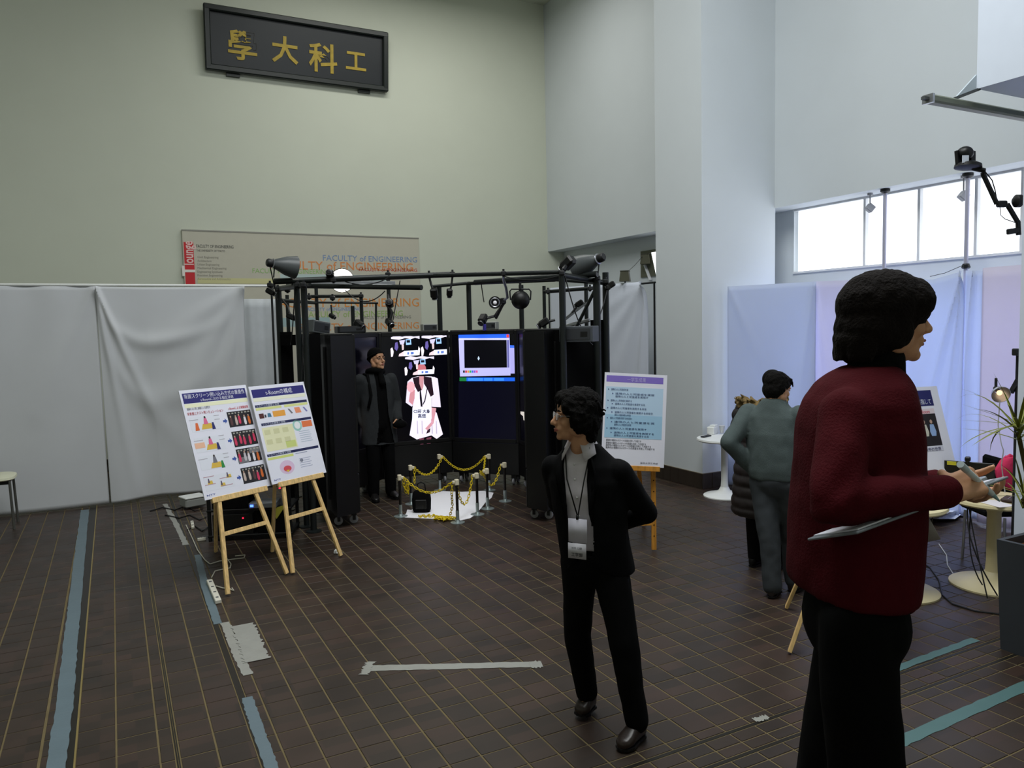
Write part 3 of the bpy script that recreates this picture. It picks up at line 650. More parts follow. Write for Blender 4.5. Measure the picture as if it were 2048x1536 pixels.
for x_, y_, D in ((556, 578, 8.4), (595, 570, 7.7), (607, 570, 7.5), (667, 560, 8.0), (776, 549, 8.15), (858, 550, 8.25), (905, 548, 8.2), (1007, 547, 7.95), (1124, 546, 7.6), (1195, 556, 7.95), (1211, 563, 8.2), (1216, 575, 8.2), (1180, 577, 8.9), (1096, 583, 9.3), (618, 594, 9.2), (722, 592, 9.2), (540, 570, 8.3), (665, 596, 8.8), (575, 580, 8.2)):
    clamp(at(x_, y_, D))
# dark side panels filling the frame beside the cabinets
m_felt = M('black_felt', (9, 9, 10), .95, var=.2, bump=.1)
def panel4(pts, t=.03, nm='side_panel'):
    pts = [Vector(p) for p in pts]; n = (pts[1] - pts[0]).cross(pts[3] - pts[0]).normalized()
    if n.dot(CAM - pts[0]) < 0: n = -n
    return obj(nm, MB().poly(pts, n, t), m_felt, tf)
def vpanel(x0, D0, x1, D1, yt, zb=.12, nm='side_panel'):
    a = at(x0, yt, D0); b = at(x1, yt, D1); return panel4([(a.x, a.y, a.z), (b.x, b.y, a.z), (b.x, b.y, zb), (a.x, a.y, zb)], nm=nm)
vpanel(560, 8.45, 584, 8.5, 664); vpanel(596, 7.85, 640, 7.9, 668); vpanel(1126, 7.8, 1190, 8.1, 672, .3); vpanel(1185, 8.2, 1212, 8.35, 640); vpanel(1085, 8.1, 1128, 7.9, 660)
vpanel(560, 8.4, 660, 8.3, 640 + 30, TOPZ - .12)

# ------------------------------------------------------------------ lamps, cameras and boxes on the frame
m_alu = M('brushed_metal', (170, 172, 178), .3, metal=.8, var=.1); m_gry = M('lamp_grey', (74, 78, 80), .4, var=.12); m_glow = M('lit_diffuser', (255, 250, 238), .5, var=0, emit=6.0)
def flood(label, back, mouth, r, face=(1, 0, 0)):
    b = Vector(back); m = Vector(mouth); d = (m - b); L = d.length
    g = thing('flood_lamp', label, 'lamp', b, 'flood lamps on the black frame')
    obj('reflector', MB().lathe(b, [(r * .30, 0), (r * .45, L * .12), (r * .8, L * .55), (r, L), (r * .94, L), (r * .74, L * .55), (r * .38, L * .14)], axis=d, n=22, caps=False), m_gry, g, True)
    obj('bulb', MB().lathe(b + d * .45, [(r * .16, 0), (r * .40, L * .25), (r * .55, L * .50), (r * .3, L * .62), (.003, L * .66)], axis=d, n=12), m_glow, g, True)
    obj('socket', MB().lathe(b - d * .28, [(r * .26, 0), (r * .36, L * .06), (r * .36, L * .24), (r * .3, L * .3)], axis=d, n=14), m_dark, g, True)
    obj('chrome_ring', MB().lathe(b - d * .04, [(r * .36, 0), (r * .44, L * .03), (r * .36, L * .07)], axis=d, n=18), m_alu, g, True)
    obj('yoke', MB().tube([b + V3(0, 0, .02), b + V3(.01, 0, -.06), b + V3(0, 0, -.14)], .007), m_dark, g)
    return g
flood('grey flood lamp tilted on the left corner of the black frame', at(546, 527, 7.72), at(591, 535, 7.86), .118)
flood('grey flood lamp on the right corner of the black frame', at(1196, 518, 7.9), at(1155, 536, 8.1), .13)
# the lit round lamp between the rails
p = at(684, 561, 8.9); g = thing('round_lamp', 'bright round lamp shining between the upper rails', 'lamp', p)
dn = (V3(RC.x, RC.y, 1.2) - p).normalized(); dn = (dn * .25 + (CAM - p).normalized()).normalized()
obj('housing', MB().lathe(p - dn * .06, [(.04, -.02), (.12, .0), (.142, .05), (.142, .065)], axis=dn, n=24), m_dark, g, True)
obj('lens', MB().lathe(p, [(.135, .004), (.13, .012), (.08, .03), (.004, .036)], axis=dn, n=24), m_glow, g, True)
obj('hook', MB().tube([p - dn * .06, p - dn * .09 + V3(0, 0, .05), p + V3(0, 0, .10)], .01), m_dark, g)
g = thing('tube_light', 'silver tube light fixed between the upper left rails', 'lamp', at(690, 567, 8.6))
obj('housing', MB().bar(at(612, 566, 8.35), at(790, 566, 8.75), .035, .045, ch=.006), m_alu, g); obj('tube', MB().cyl(at(618, 570, 8.33), at(784, 570, 8.73), .012), M('tube_white', (210, 212, 214), .3), g, True)
# black dish in a yoke
p = at(1041, 600, 8.9); g = thing('dome_lamp', 'black bowl shaped lamp hanging in a yoke right of the middle', 'lamp', p)
dv = (CAM - p).normalized()
obj('bowl', MB().lathe(p, [(.004, .07), (.05, .062), (.09, .035), (.108, 0), (.10, -.012), (.02, -.05), (.004, -.05)], axis=dv, n=26), m_blk, g, True)
obj('yoke', MB().tube([p + rt * .115, p + rt * .122 + V3(0, 0, .10), p + rt * .10 + V3(0, 0, .125), p - rt * .10 + V3(0, 0, .125), p - rt * .122 + V3(0, 0, .10), p - rt * .115], .009), m_dark, g)
obj('hanger', MB().cyl(p + V3(0, 0, .125), p + V3(0, 0, .21), .014), m_dark, g)
def webcam(label, c, look, s=.05, tail=None, group='small cameras on the black frame'):
    c = Vector(c); d = Vector(look).normalized(); g = thing('camera', label, 'camera', c, group)
    x = V3(0, 0, 1).cross(d).normalized(); y = d.cross(x); R = Matrix((x, y, d)).transposed()
    obj('body', MB().box(c, (s * 1.1, s, s * 1.5), R, ch=s * .2), m_blk, g)
    obj('lens', MB().lathe(c + d * s * .75, [(s * .42, 0), (s * .42, s * .3), (s * .3, s * .36), (.002, s * .3)], axis=d, n=14), m_blk2, g, True)
    obj('lens_ring', MB().lathe(c + d * s * .95, [(s * .43, 0), (s * .46, s * .05), (s * .43, s * .1)], axis=d, n=14), m_alu, g, True)
    if tail: obj('arm', MB().tube([c] + [Vector(t) for t in tail], s * .2, n=6), m_dark, g)
    return g
tow = lambda c: (RC + V3(0, 0, 1.3) - Vector(c))
def wc(label, x_, y_, D, s, tails=(), look=None):
    c = at(x_, y_, D); webcam(label, c, look or tow(c), s, [at(*t) for t in tails])
wc('small black camera on a bent arm inside the left posts', 581, 633, 8.2, .06, ((575, 612, 8.3), (563, 598, 8.4)))
wc('camera under the left corner clamps', 540, 583, 8.0, .06, ((552, 572, 8.2),))
wc('black camera with a coil of cable on the left back post', 779, 607, 9.9, .09, ((776, 590, 10.0),), CAM - RC)
wc('camera on an angled arm just above the woman display', 779, 645, 9.8, .08, ((785, 625, 9.8), (776, 610, 9.9)))
wc('camera with a blue lens hanging left of the seam between displays', 868, 586, 8.2, .07, ((862, 568, 8.25), (858, 552, 8.25)))
wc('small camera hanging above the seam between displays', 899, 585, 8.2, .055, ((903, 570, 8.2), (905, 552, 8.2)))
wc('camera clamped on top of the computer desktop display', 966, 638, 9.6, .09, ((990, 632, 9.6), (1008, 606, 9.0)))
wc('camera on the right upper corner of the frame', 1136, 526, 7.7, .10, ((1126, 540, 7.62),))
wc('camera on the far right clamp of the frame', 1222, 570, 8.2, .06, ((1213, 566, 8.25),))
wc('camera beside the right post on a diagonal arm', 1159, 607, 8.4, .06, ((1135, 636, 8.4),))
wc('camera on the boxes at the left of the ring', 718, 648, 9.3, .08, ((726, 652, 9.3),))
wc('small camera on a thin stalk behind the left rails', 664, 632, 9.3, .05, ((662, 610, 9.3),))
wc('black camera at the foot of the right diagonal arm', 1088, 645, 8.6, .08, ((1110, 640, 8.6),))
wc('camera by the clamps right of the left flood lamp', 660, 548, 8.0, .07, ((664, 560, 8.0),), (CAM - RC))
# small clip reflector on a jointed arm
p = at(990, 605, 8.8); g = thing('clip_lamp', 'small ring faced clip lamp left of the black bowl lamp', 'lamp', p); dv = (CAM - p).normalized()
obj('reflector', MB().lathe(p, [(.03, -.03), (.06, .0), (.072, .02), (.066, .02), (.05, .0), (.02, -.01)], axis=dv, n=22, caps=False), m_blk, g, True)
obj('ring', MB().lathe(p, [(.05, .022), (.056, .026), (.05, .03), (.044, .026)], axis=dv, n=22, caps=False), m_alu, g, True)
obj('bulb', MB().ell(p + dv * .01, .022), M('pale_bulb', (220, 220, 225), .3, emit=.3), g, True)
obj('joint', MB().box(at(1006, 602, 8.8), (.06, .06, .07), ch=.01), m_dark, g)
obj('arm', MB().tube([at(1006, 602, 8.8), at(1015, 595, 8.7), at(1012, 575, 8.5), at(1007, 560, 8.2), at(1007, 548, 7.95)], .015), m_alu, g)
obj('lower_arm', MB().tube([at(1008, 604, 8.8), at(1000, 620, 8.9), at(992, 636, 9.0)], .017), m_dark, g)
# grey equipment boxes on top of the displays
m_box = M('grey_case', (92, 96, 98), .5, var=.08); m_lbox = M('pale_grey_case', (150, 152, 148), .5, var=.06)
def case(label, x_, y_, D, size, mat, rz=0.0, tilt=0.0, z=None):
    c = at(x_, y_, D)
    if z is not None: c.z = z + size[2] / 2
    R = Matrix.Rotation(rz, 3, 'Z') @ Matrix.Rotation(tilt, 3, 'Y'); g = thing('equipment_box', label, 'box', c, 'boxes on top of the displays')
    obj('case', MB().box(c, size, R, ch=.006), mat, g)
    f = R @ V3(0, -1, 0); obj('front_plate', MB().box(c + f * (size[1] / 2 + .002), (size[0] * .86, .006, size[2] * .7), R), M('dark_plate', (48, 50, 54), .5), g)
    obj('vent', MB().box(c + f * (size[1] / 2 + .006) + R @ V3(size[0] * .25, 0, 0), (size[0] * .2, .004, size[2] * .3), R), m_blk, g)
fz = AX - math.pi / 2
case('grey slanted box on the front left display', 632, 649, 8.6, (.24, .2, .14), m_box, fz + .9, .15, TOPZ)
case('flat black box behind the front left boxes', 700, 655, 9.3, (.34, .2, .08), m_blk2, fz + .4, 0, TOPZ)
case('pale grey box standing on the woman display', 858, 655, 10.2, (.2, .16, .09), m_lbox, fz + .3, 0, TOPZ)
case('pale grey box standing on the computer desktop display', 983, 652, 9.9, (.16, .14, .10), m_lbox, fz - .3, 0, TOPZ)
case('wide dark grey box hung on the right posts', 1158, 668, 7.75, (.36, .18, .16), M('slate_case', (70, 74, 80), .5), fz - .5)
p = at(1147, 648, 8.3); tag(obj('strip_light', MB().bar(at(1120, 655, 8.4), at(1180, 640, 8.3), .05, .04, ch=.008), m_alu), 'slim silver strip light slanting over the right boxes', 'lamp')
tag(obj('blue_clip', MB().box(at(969, 655, 9.55), (.03, .05, .08), ch=.006), M('blue_plastic', (60, 52, 150), .5)), 'small blue clip on the computer desktop display', 'clip')
# cables hanging in the frame
m_cab = M('black_cable', (16, 16, 17), .5, var=.1)
def sag(a, b, s, n=12):
    a = Vector(a); b = Vector(b); return [a.lerp(b, i / n) - V3(0, 0, s * 4 * (i / n) * (1 - i / n)) for i in range(n + 1)]
CABS = [('cable looping from the left flood lamp to the post', (540, 532, 7.75), (556, 600, 8.3), .02), ('cable hanging beside the left camera arm', (590, 575, 7.7), (582, 690, 8.0), .03),
        ('cable drooping along the upper front rail', (690, 563, 8.1), (776, 556, 8.1), .05), ('thin cable under the round lamp', (690, 580, 8.5), (770, 582, 8.4), .12),
        ('cable hanging from the rail by the coiled camera', (800, 562, 8.2), (786, 640, 9.5), .0), ('cable hanging by the clip lamp', (962, 562, 8.8), (968, 604, 9.0), .02),
        ('cable drooping right of the nearest right post', (1130, 552, 7.6), (1185, 690, 7.9), .12), ('cable hanging down the left post', (612, 570, 7.5), (602, 800, 7.6), .0),
        ('cable along the rail towards the right corner', (1010, 553, 7.95), (1120, 551, 7.65), .04), ('cable hanging from the far right clamp', (1216, 572, 8.2), (1196, 640, 8.1), .03)]
for lab, a, b, s_ in CABS: tag(obj('cable', MB().tube(sag(at(*a), at(*b), s_), .006, n=6), m_cab), 'black ' + lab, 'cable', 'cables hanging in the black frame')

# ================================================================== EASELS AND POSTERS
m_pine = wood('pine', (226, 190, 128)); m_oran = wood('varnished_pine', (206, 142, 54)); m_foam = M('poster_board', (232, 232, 244), .55, var=.02); m_foame = M('poster_edge', (200, 200, 200), .7)
class Poster:
    def __init__(s, label, pos, phi, th, w, h, roll=0.0, t=.008):
        s.b = V3(math.cos(phi), math.sin(phi), 0); s.n0 = V3(math.sin(phi), -math.cos(phi), 0)
        s.u = -s.n0 * math.sin(th) + V3(0, 0, math.cos(th)); s.n = s.b.cross(s.u)
        if roll:
            R = Matrix.Rotation(roll, 3, s.n); s.b = R @ s.b; s.u = R @ s.u
        s.c = Vector(pos); s.w, s.h, s.t = w, h, t; s.lay = 0
        c = [s.c - s.b * w / 2 + s.u * h, s.c + s.b * w / 2 + s.u * h, s.c + s.b * w / 2, s.c - s.b * w / 2]
        s.o = thing('poster_board', label, 'poster', s.c)
        obj('sheet', MB().poly(c, s.n, t), m_foam, s.o)
    def P(s, x, y, k=1): return onplane(x, y, s.c + s.n * (.0006 * k), s.n)
    def L(s, u, v, k=1): return s.c + s.b * ((u - .5) * s.w) + s.u * ((1 - v) * s.h) + s.n * (.0006 * k)   # u,v from the top left
    def poly(s, nm, pts, rgb, k=1): return obj(nm, MB().poly([s.L(a, b, k) for a, b in pts], s.n, .0005), PR(rgb), s.o)
    def rect(s, nm, u0, v0, u1, v1, rgb, k=1): return s.poly(nm, [(u0, v0), (u1, v0), (u1, v1), (u0, v1)], rgb, k)
    def ell(s, nm, u, v, ru, rv, rgb, k=1, n=14): return s.poly(nm, [(u + ru * math.cos(6.2832 * i / n), v + rv * math.sin(6.2832 * i / n)) for i in range(n)], rgb, k)
    def text(s, txt, u, v, hh, rgb, u1=None, k=3, bold=0.0):
        t = text_mb(txt, hh * s.h * 1.25, .0002, width=(u1 - u) * s.w if u1 else None, bold=bold); t.xf(frame(s.L(u, v, k), s.b, s.u))
        return obj('printed_text', t, PR(rgb), s.o)
NAVY = (46, 44, 116)
PA = Poster('poster on the left easel with four small photographs down its right side', (.849, 6.495, .72), .507, .306, .63, .891)
PB = Poster('poster of diagrams on the easel next to the black ring', (1.395, 6.75, .735), .512, .299, .607, .858)
A = PA
A.rect('header', .03, .03, .97, .125, NAVY); A.text('背面スクリーン囲い込み方式の重畳性', .05, .078, .036, (232, 232, 246), .95); A.text('t-Roomにおける相互浸透', .27, .115, .026, (232, 232, 246), .76)
A.rect('pale_band', .03, .13, .97, .165, (240, 240, 206)); A.text('遠隔の人と同じ部屋にいる感覚を', .05, .186, .02, (120, 120, 126), .38)
A.text('背景面とテスト用シミュレーション', .04, .232, .024, (190, 60, 70), .56); A.text('t-Roomによる実験結果', .64, .225, .024, (206, 60, 76), .95)
rn = random.Random(5)
for r, v0 in enumerate((.24, .43, .60, .78)):
    v1 = v0 + (.165 if r != 2 else .155)
    A.rect('photograph', .60, v0 + .005, .97, v1 - .012, (34, 32, 36))
    if r == 2: A.rect('photograph_inset', .80, v0 + .008, .966, v0 + .06, (120, 120, 124), 2); A.rect('photograph_inset', .604, v0 + .085, .76, v1 - .014, (120, 120, 124), 2)
    for k in range(5):
        u = .64 + .07 * k + rn.uniform(-.01, .01); vv = v0 + .06 + rn.uniform(0, .03); c = rn.choice([(226, 220, 224), (210, 60, 96), (196, 190, 196), (216, 110, 50), (200, 180, 170), (90, 60, 60)])
        A.poly('photograph_figure', [(u - .014, vv - .02), (u + .014, vv - .02), (u + .02, vv + .03), (u + .012, vv + .055), (u - .014, vv + .055), (u - .02, vv + .03)], c, 3)
        A.ell('photograph_figure', u, vv - .03, .011, .010, (196, 160, 140), 3, 8)
    for k in range(7): A.rect('photograph_figure', .62 + .05 * k, v0 + .015, .64 + .05 * k + rn.uniform(0, .014), v0 + .028, (170, 168, 160), 3)
    A.poly('arrow', [(.52, v0 + .075), (.55, v0 + .075), (.55, v0 + .06), (.585, v0 + .085), (.55, v0 + .11), (.55, v0 + .095), (.52, v0 + .095)], (66, 92, 168))
    A.rect('diagram_ground', .05, v0 + .015, .47, v1 - .015, (228, 230, 240))
    if r < 3:
        A.poly('diagram_floor', [(.22, v0 + .085), (.34, v0 + .085), (.36, v0 + .135), (.19, v0 + .135)], (222, 184, 76), 2)
        A.poly('diagram_figure', [(.25, v0 + .035), (.285, v0 + .035), (.30, v0 + .09), (.235, v0 + .09)], ((224, 110, 150), (224, 110, 150), (120, 120, 130))[r], 3); A.ell('diagram_figure', .267, v0 + .026, .014, .012, (60, 50, 50), 3, 8)
        A.poly('diagram_figure', [(.35, v0 + .08), (.375, v0 + .08), (.39, v0 + .145), (.34, v0 + .145)], ((44, 48, 110), (44, 48, 110), (50, 140, 70))[r], 3)
        if r == 0: A.poly('diagram_figure', [(.12, v0 + .07), (.15, v0 + .07), (.16, v0 + .14), (.10, v0 + .14)], (222, 110, 60), 3)
        if r == 1: A.rect('diagram_note', .04, v0 + .06, .18, v0 + .11, (240, 190, 160), 2)
        for k in range(3): A.rect('diagram_caption', .04 if k == 1 else .40, v0 + .02 + .018 * k, (.17 if k == 1 else .48), v0 + .025 + .018 * k, (170, 165, 175), 2)
    else:
        for u, vv in ((.10, .06), (.38, .035), (.27, .10)):
            A.poly('diagram_floor', [(u, v0 + vv), (u + .06, v0 + vv), (u + .065, v0 + vv + .03), (u - .01, v0 + vv + .03)], (222, 190, 80), 2); A.poly('diagram_figure', [(u + .005, v0 + vv - .02), (u + .02, v0 + vv - .02), (u + .024, v0 + vv + .02), (u, v0 + vv + .02)], (90, 80, 110), 3)
        for k in range(4): A.rect('diagram_caption', .05 + .22 * (k % 2), v0 + .02 + .035 * k, .2 + .24 * (k % 2), v0 + .026 + .035 * k, (190, 150, 160), 2)
A.text('NTT', .04, .972, .018, (70, 80, 160), .16)
B = PB
B.rect('header', .03, .035, .97, .12, NAVY); B.text('t-Roomの構成', .26, .10, .048, (232, 232, 246), .74); B.rect('pale_band', .03, .125, .97, .16, (236, 236, 214))
for v, (a, b) in ((.195, (.03, .97)), (.385, (.06, .97)), (.70, (.03, .97))):
    B.rect('section_bar', a, v, b, v + .026, (36, 40, 84)); B.text('システムの概要と特徴', a + .02, v + .021, .018, (200, 204, 220), a + .42)
B.rect('pale_band', .03, .225, .48, .25, (222, 226, 150)); B.rect('pale_band', .53, .225, .97, .25, (222, 226, 150))
B.rect('small_picture', .06, .285, .14, .335, (84, 44, 40)); B.rect('small_picture', .15, .30, .18, .33, (60, 60, 70)); B.poly('small_picture', [(.20, .33), (.27, .33), (.26, .29), (.21, .29)], (70, 120, 150)); B.rect('orange_label', .30, .275, .52, .335, (236, 166, 70))
for u, c in ((.58, (120, 120, 126)), (.86, (130, 130, 190))): B.poly('small_picture', [(u, .27), (u + .03, .27), (u + .08, .32), (u + .05, .325)], c)
B.poly('small_picture', [(.70, .265), (.80, .265), (.82, .325), (.71, .325)], (236, 150, 110))
B.rect('flow_chart', .05, .43, .60, .675, (232, 230, 190)); 
for k in range(6): B.rect('flow_box', .08 + .16 * (k % 3), .455 + .10 * (k // 3), .18 + .16 * (k % 3), .505 + .10 * (k // 3), (214, 212, 168), 2)
B.rect('flow_box', .40, .60, .58, .665, (206, 216, 130), 2)
for rr, c in ((.085, (160, 206, 196)), (.055, (236, 238, 240))): B.ell('ring_diagram', .68, .455, rr, rr * .72, c, 2 if rr < .08 else 1, 18)
B.rect('orange_label', .77, .42, .96, .485, (232, 122, 72))
for k in range(6): B.rect('caption_line', .68, .52 + .022 * k, .88 + .01 * (k % 3), .526 + .022 * k, (176, 190, 206))
B.rect('pale_band', .03, .735, .48, .76, (214, 222, 124)); B.rect('caption_line', .52, .74, .74, .747, (150, 156, 180))
B.ell('round_chart', .32, .86, .13, .07, (222, 196, 222), 1, 20); B.ell('round_chart', .32, .875, .07, .03, (214, 80, 90), 2); B.poly('round_chart', [(.29, .89), (.35, .89), (.32, .915)], (226, 196, 60), 3)
for k in range(5): B.rect('caption_line', .56, .80 + .022 * k, .78 - .03 * (k % 2), .806 + .022 * k, (170, 176, 200))
B.ell('small_picture', .60, .82, .03, .018, (130, 134, 150), 2); B.text('NTT', .05, .972, .018, (70, 80, 160), .16)

def easel(label, poster, fL, fR, fB, mat, legw=.034, spread=.05, top_up=None, rung=.30, holes=False, apex=None, group='wooden display easels'):
    P_ = poster; g = thing('easel', label, 'easel', (V3(fL.x, fL.y, 0) + V3(fR.x, fR.y, 0)) / 2, group)
    off = -P_.n * (P_.t + legw * .6)
    mid = P_.c + P_.u * (apex if apex else P_.h * .86) + off
    tl = mid - P_.b * spread; tr = mid + P_.b * spread
    tl, tr = tl, tr
    L0, R0 = Vector((fL.x, fL.y, .012)), Vector((fR.x, fR.y, .012))
    for a, b in ((L0, tl), (R0, tr)):
        leg = obj('leg', MB().bar(a, b, legw, .022, ref=P_.n, ch=.002), mat, g)
        if holes:
            for k in range(9):
                q = a.lerp(b, .1 + .08 * k); d = P_.n * .0125; obj('peg_hole', MB().cyl(q + d * .9, q + d * 1.0, .006, n=8), M('hole_dark', (60, 34, 14), .8), leg)
    obj('back_leg', MB().bar((fB.x, fB.y, .012), mid + off * .4 - V3(0, 0, .03), legw * .9, .02, ref=P_.n, ch=.002), mat, g)
    a = L0.lerp(tl, rung); b = R0.lerp(tr, rung); obj('rung', MB().bar(a, b, .034, .018, ref=P_.n, ch=.002), mat, g)
    ledge_c = P_.c - P_.u * .014; obj('ledge', MB().bar(ledge_c - P_.b * (P_.w * .40) - P_.n * .008, ledge_c + P_.b * (P_.w * .44) - P_.n * .008, .024, .045, ref=P_.u, ch=.003), mat, g)
    obj('top_block', MB().bar(mid - P_.b * (spread + .015) + P_.u * .02, mid + P_.b * (spread + .015) + P_.u * .02, .05, .02, ref=P_.n, ch=.002), mat, g)
    return g
easel('pale wooden easel under the poster with small photographs', PA, fl(456, 1192), fl(574, 1150), fl(432, 1106), m_pine)
easel('pale wooden easel under the diagram poster beside the ring', PB, fl(586, 1149), fl(682, 1114), fl(545, 1106), m_pine)
# right hand easel behind the man in the black jacket
fd = at(1265, 933, 6.70); phi = math.atan2(rt.y, rt.x)
PRt = Poster('poster with a violet header and pale blue bullet list, right of the ring', fd, phi + .05, .12, .553, .812, -.075)
Q = PRt
Q.rect('header', .03, .03, .94, .10, (132, 112, 200)); Q.text('一学生成果', .36, .085, .04, (196, 186, 234), .66)
Q.rect('blue_panel', .03, .15, .945, .70, (190, 216, 240)); Q.rect('blue_panel', .03, .45, .945, .70, (164, 204, 232), 2)
for k, (v, ind, l) in enumerate(((.18, 0, .34), (.225, 1, .78), (.255, 1, .66), (.30, 0, .42), (.335, 1, .6), (.38, 0, .72), (.425, 1, .76), (.455, 1, .32), (.49, 0, .44), (.53, 1, .8), (.56, 1, .34), (.60, 0, .74), (.645, 1, .8), (.675, 1, .7))):
    u = .06 + .07 * ind; Q.text('遠隔の人と同室感を実現する共有空間の設計'[: 10 + k % 9], u + .05, v + .008, .02, (70, 86, 128), u + .05 + l * .8, 4)
    if k in (0, 1, 3, 4, 5, 6, 8, 9, 11, 12): Q.poly('bullet', [(u, v - .008), (u + .02, v), (u, v + .008)], (60, 60, 130), 4)
for k, v in enumerate((.735, .765, .79, .815)): Q.text('遠隔地の複数の人々が一つの部屋を共有して対話する', .06, v, .02, (70, 70, 80), .62 + .08 * k if k < 3 else .84)
Q.text('東京大学工学部', .62, .965, .016, (110, 110, 120), .90)
easel('orange varnished wooden easel under the bullet list poster', Q, fl(1232, 1106), fl(1308, 1102), fl(1288, 1052), m_oran, .042, .165, rung=.19, holes=True, apex=.5)
# poster behind the man in red
p = at(1873, 772, 6.1); phi2 = math.atan2(rt.y, rt.x) + .30
b2 = V3(math.cos(phi2), math.sin(phi2), 0); n2 = V3(math.sin(phi2), -math.cos(phi2), 0); th2 = .32
u2 = -n2 * math.sin(th2) + V3(0, 0, math.cos(th2)); h2 = .84; w2_ = .594; RQ = -.15
cc = p - u2 * h2 - b2 * w2_ / 2
PK = Poster('poster with a navy Room header behind the man in red', cc, phi2, th2, w2_, h2)
K = PK
K.rect('header', .04, .035, .88, .185, (38, 40, 100)); K.text('t-Room', .30, .105, .075, (236, 238, 248), .66); K.text('新しい未来の確立を目指して', .10, .165, .045, (226, 228, 240), .84)
K.rect('pale_band', .10, .21, .86, .26, (224, 210, 216)); K.text('未来の電話 t-Room', .30, .255, .04, (206, 60, 86), .78)
K.rect('photograph', .12, .26, .86, .56, (36, 32, 36), 2)
for k, u in enumerate((.2, .36, .5, .64, .76)):
    K.poly('photograph_figure', [(u - .03, .36), (u + .03, .36), (u + .05, .43), (u + .035, .47), (u - .035, .47), (u - .05, .43)], ((200, 206, 226), (90, 120, 200), (226, 222, 226), (206, 204, 190), (150, 180, 226))[k], 4); K.ell('photograph_figure', u, .335, .022, .02, (190, 156, 140), 4, 8)
K.rect('pale_band', .12, .57, .86, .61, (206, 206, 220), 2); K.text('鏡の中の世界', .5, .605, .03, (60, 60, 100), .82, 4)
easel('wooden easel of the Room poster behind the man in red', K, fl(1806, 1126), fl(1842, 1138), fl(1835, 1085), m_oran, .036)
# easel and board just behind the man in red, standing close
F1, F2, F3 = fl(1579, 1308), fl(1573, 1218), fl(1798, 1296); pm = (F1 + F2) / 2; d_ = (F1 - F2).normalized(); phF = math.atan2(d_.y, d_.x); thF = .30
nF = V3(math.sin(phF), -math.cos(phF), 0); cf = pm - nF * (.60 * math.tan(thF)) + V3(0, 0, .60)
PFt = Poster('board turned away on the easel, half hidden behind the man in red', cf, phF, thF, .62, .88, 0, .012)
obj('backing', MB().poly([PFt.L(.01, .01) - PFt.n * .0125, PFt.L(.99, .01) - PFt.n * .0125, PFt.L(.99, .99) - PFt.n * .0125, PFt.L(.01, .99) - PFt.n * .0125], -PFt.n, .002), M('grey_backing', (170, 168, 152), .8), PFt.o)
easel('light wooden easel whose legs show below the red shirt', PFt, F2, F1, F3, m_pine, .04)

# ================================================================== CHAIN BARRIER IN THE RING
m_sil = M('zinc_foot', (168, 180, 180), .35, metal=.7, var=.1); m_pb = M('post_black', (22, 18, 18), .4); m_ptop = M('ivory_cap', (226, 216, 190), .5); m_yel = M('yellow_plastic', (224, 196, 20), .45, var=.08)
Z_ = lambda x_, y_: (780 + x_ / 7.68, 880 + y_ / 7.68)
def bpost(x_, y_, k, dirv):
    p = fl(*Z_(x_, y_)); g = thing('barrier_post', ('short black barrier post with ivory cap, ' + k), 'post', p, 'short barrier posts in the ring')
    obj('foot', MB().lathe(p, [(.075, 0), (.075, .006), (.03, .012), (.021, .03)], n=20), m_sil, g, True)
    obj('sleeve', MB().cyl(p + V3(0, 0, .012), p + V3(0, 0, .13), .0185, n=12), m_sil, g, True)
    obj('shaft', MB().cyl(p + V3(0, 0, .12), p + V3(0, 0, .41), .015, n=12), m_pb, g, True)
    c = obj('cap', MB().box(p + V3(0, 0, .425), (.042, .042, .062), ch=.006), m_ptop, g)
    obj('hook', MB().box(p + dirv * .03 + V3(0, 0, .425), (.034, .034, .03), ch=.005), m_ptop, c)
    return p + dirv * .045 + V3(0, 0, .43)
left = -rt; right = rt.copy()
T = {}
for nm, x_, y_, k, d in (('a', 165, 1175, 'nearest on the left', right), ('b', 330, 985, 'behind the leftmost one', right), ('c', 768, 775, 'at the far side below the woman display', right), ('d', 1040, 1270, 'nearest, at the front of the sheet', left),
                         ('e', 1345, 1145, 'second on the right from the front', left), ('f', 1500, 1058, 'third on the right from the front', left), ('g', 1770, 942, 'rightmost, off the white sheet', left), ('h', 1530, 775, 'far right behind the third one', left)):
    T[nm] = bpost(x_, y_, k, d)
link = None
def chain(label, pts):
    # pts: polyline of the chain's run; alternate links turned by a right angle
    global link
    g = thing('barrier_chain', label, 'chain', pts[0], 'yellow plastic chains')
    P_ = [Vector(q) for q in pts]; acc = [0]
    for i in range(1, len(P_)): acc.append(acc[-1] + (P_[i] - P_[i - 1]).length)
    step = .034; n = max(2, int(acc[-1] / step))
    if link is None:
        mb = MB(); a, b, r = .020, .012, .0042; path = []
        for i in range(12):
            t = 6.2832 * i / 12; path.append(V3(0, b * math.cos(t), a * math.sin(t) * 1.15))
        mb.tube(path, r, n=5, closed=True); link = mb.mesh('link', m_yel, True)
    for k in range(n):
        s = acc[-1] * (k + .5) / n; i = max(j for j in range(len(acc)) if acc[j] <= s); i = min(i, len(P_) - 2)
        f = (s - acc[i]) / max(1e-6, acc[i + 1] - acc[i]); c = P_[i].lerp(P_[i + 1], f); z = (P_[i + 1] - P_[i]).normalized()
        q = z.to_track_quat('Z', 'Y') @ Matrix.Rotation((k % 2) * math.pi / 2 + .6, 3, 'Z').to_quaternion()
        o = bpy.data.objects.new('link', link); COL.objects.link(o); o.matrix_basis = Matrix.Translation(c) @ q.to_matrix().to_4x4(); attach(o, g)
def cat(a, b, s, n=14): return sag(a, b, s, n)
chain('yellow chain sagging between the two nearest front posts', cat(T['a'], T['d'], .14))
chain('yellow chain sagging from the far left to the far middle post', cat(T['b'], T['c'], .15))
